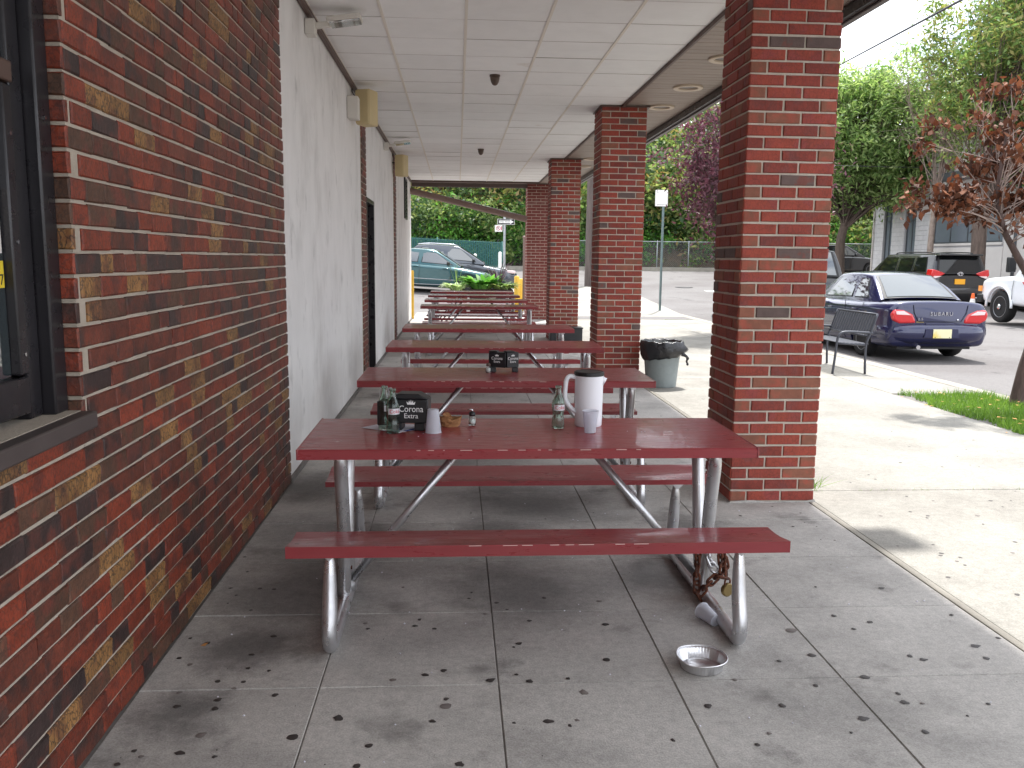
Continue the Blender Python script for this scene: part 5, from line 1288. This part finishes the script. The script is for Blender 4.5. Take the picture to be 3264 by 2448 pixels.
for s in (-1, 1):
    fl = MB(); pts = [(s * 1.0, 5.15 + .54 * cos(a), .43 + .54 * sin(a)) for a in np.linspace(-.05, pi + .05, 20)]
    fl.tube(pts, .035, 8).build('wheel_arch', 'car_white', K_, True)
    MB().box(s * 1.05 - .03, s * 1.05 + .14 * s if s > 0 else s * 1.05 + .03, 4.50, 4.62, 1.35, 1.72).build('mirror', 'trim_black', K_, bevel=.02) if s > 0 else MB().box(-1.24, -1.02, 4.50, 4.62, 1.33, 1.72).build('mirror', 'trim_black', K_, bevel=.03, seg=3)
    MB().box(s * 1.10 - .12, s * 1.10 + .10, 4.54, 4.58, 1.40, 1.46).build('mirror_arm', 'trim_black', K_)
    MB().box(s * .98 - .02, s * .98 + .02, 5.98, 6.10, .80, .95).build('indicator', 'lamp_orange', K_)
mb = MB(); ck = [(4.02, 1.02), (4.07, .92), (4.24, 1.10), (4.20, 1.10), (4.075, .975), (4.05, 1.02)]
mb.prism(ck, -1.012, -1.002, 'x').build('check_mark', 'coke_red', K_)
vs_, fs_ = text_geo('ve', .16, .002)
mb = MB(); mb.add([(-1.010 - v.z, 4.0 - v.x, .83 + v.y) for v in vs_], fs_); mb.build('lettering', 'ink', K_)
MB().box(-.98, .98, 5.95, 6.2, .5, .72).build('front_bumper', 'trim_black', K_, bevel=.03)
seam(K_, [(-1.0, 4.62, .55), (-1.008, 4.62, .9), (-.985, 4.6, 1.2)]); seam(K_, [(-1.0, 3.33, .55), (-1.01, 3.33, .9), (-.985, 3.33, 1.2)])
# ---- dark car on the cross street
FAR = [(0.0, .74, .34, .90, 1.02), (.1, .84, .26, .92, 1.04), (1.0, .9, .2, .92, 1.02), (2.6, .9, .2, .90, 1.0), (3.4, .88, .22, .86, .97), (4.2, .80, .24, .72, .84), (4.6, .64, .32, .58, .68)]
car('black_wagon', 'black car at the far corner, nose towards the grey building', (16.9, 43.2, G(17, 43.2) - .12), -pi / 2, FAR, (.12, 1.02, .7, 1.50, 2.4, 1.52, 3.3, .97, .82, .62, 1.0), (.9, 3.6), 'car_black',
    [[(.7, 1.05), (1.5, 1.04), (1.55, 1.43), (.95, 1.43)], [(1.6, 1.04), (2.95, 1.02), (2.45, 1.43), (1.65, 1.44)]], wr=.34)
mirror(bpy.context.scene.objects['black_wagon'], .9, 2.75, 1.05, 'car_black')
# ---- teal sedan and grey car at the far end of the canopy, nose to the right
SED = [(0.0, .70, .34, .82, .98), (.1, .82, .26, .84, 1.0), (.8, .88, .2, .86, .99), (1.6, .9, .19, .86, .97), (3.0, .9, .19, .83, .94), (3.5, .88, .2, .79, .90), (4.3, .80, .22, .68, .78), (4.7, .62, .3, .54, .64)]
def lot_car(name, label, nose_x, y, paint, gh, wins, rz):
    x0 = nose_x - 4.7
    t_ = -.062
    C = car(name, label, (x0, y, G(2, y) - .12 + .055 * (2 - x0) * .92), rz, SED, gh, (.95, 3.7), paint, wins, handles=((1.95, .86), (2.95, .84)), group='two cars parked at the far end of the canopy', wr=.33)
    C.rotation_euler = (0.0, 0, 0)
    C.matrix_world = Matrix.Translation(C.location) @ Matrix.Rotation(radians(3.3), 4, 'Y') @ Matrix.Rotation(rz, 4, 'Z')
    return C
gh1 = (.75, .98, 1.45, 1.40, 2.55, 1.42, 3.45, .93, .80, .60, .95)
w1 = [[(1.25, 1.0), (2.0, .99), (2.05, 1.34), (1.55, 1.34)], [(2.12, .99), (3.2, .965), (2.62, 1.34), (2.15, 1.35)]]
GC = lot_car('teal_sedan', 'teal sedan with its nose behind the planters', 1.38, 30.6, 'car_green', gh1, w1, -pi / 2 - .07)
mirror(GC, .90, 3.05, 1.0, 'trim_black')
seam(GC, [(.895, .6, .30), (.905, 2, .27), (.9, 3.3, .30)], 'chrome', .012, 'side_trim'); seam(GC, [(.9, .9, .47), (.915, 2, .46), (.905, 3.3, .47)], 'chrome', .010, 'side_trim')
seam(GC, [(.905, 2.08, .25), (.91, 2.08, .6), (.87, 2.08, .94)]); seam(GC, [(.905, 3.12, .25), (.91, 3.15, .6), (.87, 3.12, .92)])
RC = lot_car('grey_car', 'dark grey car parked behind the teal sedan', 2.2, 33.3, 'car_grey', (.5, .98, 1.0, 1.46, 2.5, 1.50, 3.5, .95, .82, .64, .97), [[(1.0, 1.02), (2.0, 1.01), (2.0, 1.40), (1.15, 1.40)], [(2.1, 1.01), (3.2, .98), (2.6, 1.42), (2.1, 1.42)]], -pi / 2 - .05)
mirror(RC, .90, 3.1, 1.02, 'trim_black')
MB().prism([(-.6, .45), (.6, .45), (.55, .66), (-.55, .66)], 4.62, 4.72, 'y').build('grille', 'trim_black', RC)
for s in (-1, 1):
    MB().prism([(s * .45, .62), (s * .74, .66), (s * .76, .76), (s * .5, .74)], 4.35, 4.66, 'y').build('head_lamp', 'lamp_clear', RC, bevel=.02)
    MB().tube([(s * .55, 1.0, 1.50), (s * .6, 1.4, 1.56), (s * .6, 2.3, 1.57), (s * .56, 2.5, 1.52)], .018, 6).build('roof_rail', 'chrome', RC, True)
# ---- traffic cone
CN = thing('traffic_cone', 'orange and white traffic cone behind the blue sedan', 'traffic cone', (14.0, 22.9, -.06))
MB().box(-.19, .19, -.19, .19, 0, .03).build('cone_base', 'cone_orange', CN, bevel=.01)
MB().lathe([(.14, .03), (.075, .46)], n=20).build('cone_body', 'cone_orange', CN, True)
MB().lathe([(.117, .2), (.0735, .49), (.055, .60)], n=20).build('white_band', 'white_paint', CN, True, 40)
MB().lathe([(.055, .60), (.035, .74), (.0, .745)], n=20).build('cone_tip', 'cone_orange', CN, True, 40)

# ================================================================== GREY BUILDING ACROSS THE STREET
GB = thing('grey_building', 'low grey block building with tall narrow windows across the street', 'building', (20.0, 41.25, .0))
# facade runs towards the viewer: local y negative. openings: (y0,y1,z0,z1)
OPEN = [(-1.75, -.95, 1.0, 4.12), (-3.85, -2.9, 1.0, 4.05), (-10.05, -5.2, 2.28, 3.45), (-13.2, -11.6, .2, 3.4)]
YL = -26.0; ZT = 6.1
ycuts = sorted(set([0, YL] + [o[0] for o in OPEN] + [o[1] for o in OPEN]))
mb = MB()
for a, b in zip(ycuts[:-1], ycuts[1:]):
    op = [o for o in OPEN if o[0] <= a + .01 and o[1] >= b - .01]
    if not op: mb.box(.02, .35, a, b, -.2, ZT)
    else: mb.box(.02, .35, a, b, -.2, op[0][2]).box(.02, .35, a, b, op[0][3], ZT)
mb.box(.35, 14, -.35, -.02, -.2, ZT)
mb.build('wall', 'block_joint', GB)
MB().box(.35, 14, YL, -.36, ZT - .5, ZT - .4).build('roof', 'fascia', GB)
MB().box(-.04, 14.05, YL, .04, ZT, ZT + .12).build('coping', 'panel_grey', GB)
# split-face blocks of the left bay, one by one
bm_ = {}
rq = random.Random(77)
for r in range(30):
    z = .02 + r * .203
    if z + .2 > ZT: break
    y = 0 - (.2 if r % 2 else 0); first = True
    if r % 2:
        blocks = [(-.2, 0)]
    else: blocks = []
    while y > -4.9:
        blocks.append((max(-4.9, y - .406), y)); y -= .406
    for a, b in blocks:
        for o in OPEN:
            if z + .19 > o[2] and z < o[3]:
                if a < o[1] and b > o[0]:
                    if a < o[0]: b = o[0]
                    elif b > o[1]: a = o[1]
                    else: a = b
        if b - a < .05: continue
        l = round(b - a, 2)
        if l not in bm_: bm_[l] = MB().loft([[(.05, .004, .004), (.05, l - .004, .004), (.05, l - .004, .197), (.05, .004, .197)], [(.008, .004, .004), (.008, l - .004, .004), (.008, l - .004, .197), (.008, .004, .197)], [(0, .012, .012), (0, l - .012, .012), (0, l - .012, .189), (0, .012, .189)]], False).mesh('block', ['block'])
        o_ = link('block', bm_[l], GB); o_.location = (rq.uniform(-.004, .004), a, z)
for a, b in ((-11.5, -10.2), (-5.05, -4.95), (-26, -13.3)): MB().box(-.02, .018, a, b, -.2, ZT).build('smooth_panel', 'panel_grey', GB)
MB().box(-.015, .018, -10.15, -5.1, -.2, 2.1).box(-.015, .018, -10.15, -5.1, 3.6, ZT - .01).build('smooth_panel', 'panel_grey', GB)
for (a, b, z0, z1) in OPEN:
    Wn = MB()
    f = .06
    Wn.box(.10, .18, a, a + f, z0, z1).box(.10, .18, b - f, b, z0, z1).box(.10, .18, a + f, b - f, z1 - f, z1).box(.10, .18, a + f, b - f, z0, z0 + f)
    nm = 2 if b - a < 1.2 else 4
    for k in range(1, nm): Wn.box(.11, .17, a + (b - a) * k / nm - .025, a + (b - a) * k / nm + .025, z0 + f, z1 - f)
    if z1 - z0 > 2: Wn.box(.108, .172, a + f, b - f, z0 + (z1 - z0) * .76 - .03, z0 + (z1 - z0) * .76 + .03)
    wo_ = Wn.build('window_frame', 'window_metal', GB)
    for k in range(nm):
        MB().box(.135, .145, a + (b - a) * k / nm + .02, a + (b - a) * (k + 1) / nm - .02, z0 + .03, z1 - .03).build('pane', 'window_glass', wo_)
    MB().box(-.05, .12, a - .05, b + .05, z0 - .1, z0 - .003).build('sill', 'panel_grey', GB)
MB().box(.4, .5, -14, -.4, .1, 4.6).build('dark_interior', 'dark_room', GB)
MB().box(-.55, -.02, -9.6, -6.2, 4.75, 5.05).build('canopy_sign', 'window_metal', GB, bevel=.02)
MB().tube([(-.06, -10.9, .1), (-.06, -10.9, 5.9)], .06, 8).build('downpipe', 'window_metal', GB, True)
MB().tube([(-.05, -.05, .1), (-.05, -.05, 5.9)], .04, 8).build('downpipe', 'panel_grey', GB, True)

# ================================================================== VEGETATION
def tube_np(acc, pts, rs, n=5):
    acc.tube(pts, rs, n, False)
def tree(name, label, trunk, rad, centers, nleaf, leaf, lmat, spread, bark='bark', twigr=.012, attach=(.35, 1.0), aspect=.42, droop=.2, up=.5, twigs=0, extra=None, seed=1, group=None, brk=.45):
    """trunk: polyline; centers: list of leaf-clump centres, each carried by its own bent branch"""
    rr = np.random.default_rng(seed)
    base = Vector(trunk[0]); T = thing(name, label, 'tree', base, 0, group)
    sp = cat_spline([tuple(Vector(p) - base) for p in trunk], 6); n = len(sp)
    rs = list(np.interp(np.linspace(0, 1, n), np.linspace(0, 1, len(rad)), rad)); rs[0] *= 1.25
    tm_ = MB(); tm_.tube(sp, rs, 12); tm_.build('trunk', bark, T, True)
    br = MB(); C = []; S_ = []
    for c in centers:
        c = Vector(c) - base; k = int(n * rr.uniform(*attach)); k = min(k, n - 1)
        # prefer an attachment below the clump
        while k > 1 and sp[k][2] > c.z - .15: k -= 1
        a = Vector(sp[k]); mid = a.lerp(c, .5) + Vector((rr.normal() * .06, rr.normal() * .06, -.06 * (c - a).length)) + Vector((0, 0, .10 * (c - a).length))
        L_ = (c - a).length; r0 = min(rs[k] * .55, .012 + .02 * L_) * brk
        path = cat_spline([tuple(a), tuple(mid), tuple(c)], 4)
        br.tube(path, list(np.linspace(r0, twigr * .5, len(path))), 5, False)
        for _ in range(twigs):
            e = c + Vector(rr.normal(size=3)) * spread * .9; s0 = Vector(path[rr.integers(len(path) // 2, len(path))])
            br.tube([s0, s0.lerp(e, .5) + Vector(rr.normal(size=3)) * spread * .12, e], [twigr * .7, twigr * .5, twigr * .25], 4, False)
        m = int(nleaf * rr.uniform(.6, 1.4))
        pts = rr.normal(size=(m, 3)) * spread * np.array([1, 1, .8]) * rr.uniform(.7, 1.15) + np.array(c)
        C.append(pts); S_.append(leaf * rr.uniform(.6, 1.3, m))
    br.build('branches', 'twig' if bark != 'bark' else 'bark', T, True)
    C = np.concatenate(C); S_ = np.concatenate(S_)
    V3, F3 = leaf_arrays(C, S_, aspect, up, droop, rr)
    mats = lmat if isinstance(lmat, list) else [lmat]
    mi = rr.integers(0, len(mats), len(F3)) if len(mats) > 1 else None
    link('crown', fast_mesh('crown', V3, F3, mats, mi), T)
    return T
def ellipsoid(c, r, n, seed, hollow=.35, zmin=None):
    rr = np.random.default_rng(seed); out = []
    while len(out) < n:
        v = rr.normal(size=3); v /= np.linalg.norm(v); t_ = (hollow + (1 - hollow) * rr.random()) ** .7
        p = np.array(c) + v * t_ * np.array(r) * (1 + .15 * rr.normal())
        if zmin is None or p[2] > zmin: out.append(tuple(p))
    return out
# purple-leaved street tree
tree('purple_tree', 'purple-leaved street tree half hidden behind the nearest pillar', [(5.9, 17.3, 0), (5.9, 17.3, 1.4), (5.85, 17.3, 2.6), (5.8, 17.3, 4.4)], [.10, .09, .07, .03],
     ellipsoid((5.7, 17.3, 3.4), (1.6, 1.6, 1.9), 180, 4, .3, 1.75), 62, .12, 'leaf_purple', .19, twigr=.008, attach=(.3, .95), aspect=.34, droop=.5, twigs=3, seed=4)
# tree with dead brown leaves
cl = ellipsoid((5.75, 8.8, 2.70), (.95, .8, .80), 40, 9, .2) + ellipsoid((5.15, 8.75, 2.12), (.50, .4, .22), 12, 10, .1) + ellipsoid((6.1, 8.8, 2.1), (.45, .5, .3), 14, 12, .1)
tree('dead_leaf_tree', 'small leaning street tree with dead brown leaves at the right edge', [(5.95, 8.77, 0), (6.0, 8.78, .35), (6.09, 8.8, .8), (6.02, 8.8, 1.25), (5.80, 8.8, 1.6), (5.62, 8.8, 1.9), (5.55, 8.8, 2.3), (5.6, 8.8, 2.9)], [.085, .07, .06, .045, .034, .028, .022, .010],
     cl, 50, .092, 'leaf_dead', .08, bark='bark_brown', twigr=.0045, attach=(.62, 1.0), aspect=.55, droop=1.2, up=-.1, twigs=5, seed=9, brk=.45)
# bright ash tree by the grey building
cl = ellipsoid((17.9, 38.5, 7.0), (5.0, 3.0, 3.0), 350, 14, .3, 4.0) + ellipsoid((19.3, 37.5, 5.2), (1.9, 1.6, 1.2), 60, 15, .2)
tree('ash_tree', 'bright green tree leaning over the left end of the grey building', [(17.35, 38.8, G(10, 38.8)), (17.3, 38.8, 2.4), (17.6, 38.8, 3.7), (17.9, 38.6, 5.2), (17.6, 38.5, 9.2)], [.24, .2, .17, .13, .05],
     cl, 115, .30, 'leaf_ash', .36, twigr=.02, attach=(.35, .95), aspect=.30, droop=.4, twigs=4, seed=14)
# tall tree in front of the grey building
cl = ellipsoid((20.5, 31.0, 8.9), (3.2, 3.0, 4.4), 230, 18, .35, 5.3) + ellipsoid((20.8, 30.0, 7.0), (2.0, 2.0, 1.6), 50, 19, .2) + ellipsoid((20.9, 30.4, 5.2), (1.7, 1.4, 1.1), 50, 20, .2)
tree('tall_tree', 'tall green tree rising in front of the grey building', [(18.5, 30.1, G(10, 30)), (18.45, 30.1, 2.0), (18.5, 30.2, 3.6), (19.3, 30.6, 6.2), (20.2, 31, 11.5)], [.27, .24, .22, .16, .05],
     cl, 125, .24, 'leaf_tall', .36, twigr=.018, attach=(.4, .98), aspect=.34, droop=.4, twigs=2, seed=18, brk=.22)
# bare-twigged tree between them
cl = ellipsoid((19.8, 35.0, 8.0), (2.4, 2.0, 2.3), 70, 23, .3, 5.0)
tree('thin_tree', 'sparse half-bare tree between the two green trees', [(19.2, 34.6, G(10, 34.6)), (19.2, 34.6, 3), (19.5, 34.8, 5.5), (19.9, 35, 9.8)], [.13, .11, .08, .03],
     cl, 70, .2, 'leaf_ash', .5, bark='bark_pale', twigr=.016, attach=(.45, .98), aspect=.34, twigs=9, seed=23)

# the wooded hillside: one mass of foliage with trunks in it
rr = np.random.default_rng(40)
def woods(name, label, n, xr, lf, per, mats, weights, hfun, spread, seed, ybase=(48.6, 62)):
    rr = np.random.default_rng(seed); C = []; S_ = []; MI = []
    for _ in range(n):
        x = rr.uniform(*xr); y = rr.uniform(*ybase) if rr.random() < .8 else rr.uniform(ybase[0], ybase[0] + 3)
        top = hfun(x, y); z = hillz(x, y) + .3 + (top - .3) * rr.random() ** .8
        if z > 13.5 - max(0, (x - 13)) * .42: continue
        m = int(per * rr.uniform(.5, 1.5)); s = spread * rr.uniform(.6, 1.3)
        C.append(rr.normal(size=(m, 3)) * s * np.array([1.15, 1, .75]) + np.array([x, y, z])); S_.append(lf * rr.uniform(.55, 1.35, m))
        MI.append(np.full(m, rr.choice(len(mats), p=weights)))
    C = np.concatenate(C); V3, F3 = leaf_arrays(C, np.concatenate(S_), .5, .5, .3, rr)
    return tag(link(name, fast_mesh(name, V3, F3, mats, np.concatenate(MI))), label, 'woodland', kind='stuff')
woods('woodland', 'dense green woodland covering the hillside', 1250, (-14, 46), .34, 115, ['leaf_wood', 'leaf_wood_dark', 'leaf_wood_yellow'], [.52, .28, .2], lambda x, y: 5.5 + 2.5 * sin(x * .5) + 1.2 * sin(x * 1.3 + 1), .62, 41)
woods('undergrowth', 'low bright shrubs and vines along the chain-link fence', 420, (1.5, 36), .20, 120, ['leaf_bright', 'leaf_wood'], [.6, .4], lambda x, y: 1.9, .34, 42, (48.0, 50.5))
woods('fence_shrubs', 'shrubs rising behind the green fence', 170, (-12, 4), .24, 120, ['leaf_wood', 'leaf_wood_dark', 'leaf_bright'], [.45, .25, .3], lambda x, y: 3.2, .45, 43, (46.8, 49))
mb = MB()
for k in range(46):
    x = rr.uniform(-12, 40); y = rr.uniform(50, 60); z = hillz(x, y); h = rr.uniform(5, 8); lx = rr.normal() * .5
    mb.tube([(x, y, z - .3), (x + lx * .4, y, z + h * .5), (x + lx, y, z + h)], [.17, .13, .05], 7, False)
    for _ in range(4):
        t_ = rr.uniform(.3, .9); p = Vector((x + lx * t_, y, z + h * t_)); e = p + Vector((rr.normal() * 1.3, rr.normal() * .8, rr.uniform(.3, 1.6)))
        mb.tube([p, p.lerp(e, .5) + Vector((0, 0, .2)), e], [.06, .04, .015], 5, False)
tag(mb.build('woodland_trunks', 'bark_pale', None, True), 'pale trunks and bare branches inside the woodland', 'trunks', kind='stuff')

# ---- planters at the end of the canopy
def blade_leaf(mb, base, az, length, width, arch, up0):
    d = Vector((cos(az), sin(az), 0)); w = Vector((-sin(az), cos(az), 0)); P = Vector(base); rows = []; n = 5
    ang = up0; p = P.copy()
    for i in range(n + 1):
        t_ = i / n; ww = width * (sin(pi * min(1, t_ * .9 + .08)) ** .8) * .5
        rows.append((p - w * ww + Vector((0, 0, .12 * ww)), p.copy(), p + w * ww + Vector((0, 0, .12 * ww))))
        step = length / n; p = p + (d * cos(ang) + Vector((0, 0, 1)) * sin(ang)) * step; ang -= arch / n
    o = len(mb.v)
    for r in rows: mb.v += [tuple(q) for q in r]
    for i in range(n):
        for j in range(2):
            a = o + i * 3 + j; mb.f.append((a, a + 1, a + 4, a + 3)); mb.m.append(0)
rp = random.Random(55)
def plant(name, label, loc, n, L, w, arch, up, m, r=.12):
    mb = MB()
    for k in range(n):
        a = rp.uniform(0, 2 * pi); q = r * sqrt(rp.random())
        blade_leaf(mb, (q * cos(a), q * sin(a), 0), a + rp.uniform(-.6, .6), L * rp.uniform(.6, 1.15), w * rp.uniform(.7, 1.2), arch * rp.uniform(.6, 1.2), up * rp.uniform(.75, 1.15))
    return tag(mb.build(name, m, None, True, loc=loc), label, 'plant')
P1 = thing('planter_pot', 'maroon planter box holding the pale hosta', 'planter', (.0, 23.75, 0))
MB().prism([(-.25, 0), (.25, 0), (.29, .62), (-.29, .62)], -.22, .22, 'y').build('box', 'planter_red', P1, bevel=.012)
MB().box(-.27, .27, -.20, .20, .6, .622).build('soil', 'soil', P1)
P2 = thing('planter_box', 'long dark planter box holding the green plants', 'planter', (.92, 23.8, 0))
MB().prism([(-.56, 0), (.56, 0), (.59, .66), (-.59, .66)], -.24, .24, 'y').build('box', 'planter_dark', P2, bevel=.012)
MB().box(-.56, .56, -.2, .2, .64, .662).build('soil', 'soil', P2)
MB().box(-.06, .13, -.262, -.236, .42, .47).build('label_plate', 'pale_plastic', P2)
plant('hosta', 'white-edged hosta in the maroon planter', (.0, 23.7, .62), 60, .42, .12, 1.3, .95, 'leaf_hosta', .18)
plant('hosta_stalks', 'tall thin flower stalks rising from the hosta', (.0, 23.75, .62), 9, .8, .016, .35, 1.35, 'leaf_wood', .1)
plant('leafy_plant', 'bushy bright green plant on the left of the dark planter', (.66, 23.75, .66), 150, .56, .15, 1.2, 1.05, 'leaf_bright', .26)
plant('trailing_plant', 'low green and pale leafed plant on the right of the dark planter', (1.22, 23.7, .66), 100, .42, .10, 1.4, .8, 'leaf_wood', .22)
plant('spike_plant', 'dark purple spiky plant behind the trailing plant', (1.12, 23.9, .66), 30, .8, .035, .6, 1.35, 'leaf_spike', .06)
# fallen leaves and litter on the lawn edge
mb = MB(); rl = random.Random(66)
for _ in range(60):
    x, y = rl.uniform(4.85, 6), rl.uniform(7, 9.4); s = rl.uniform(.012, .03); a = rl.uniform(0, 6); z = .005 if x < 5 else .07
    q = [(x + s * cos(a + k * 1.57) * (1 if k % 2 else .5), y + s * sin(a + k * 1.57) * (1 if k % 2 else .5), z + rl.uniform(0, .006)) for k in range(4)]
    mb.add(q, [(0, 1, 2, 3)])
tag(mb.build('lawn_litter', 'dry_leaf'), 'dry leaf scraps along the edge of the lawn strip', 'leaf litter', kind='stuff')
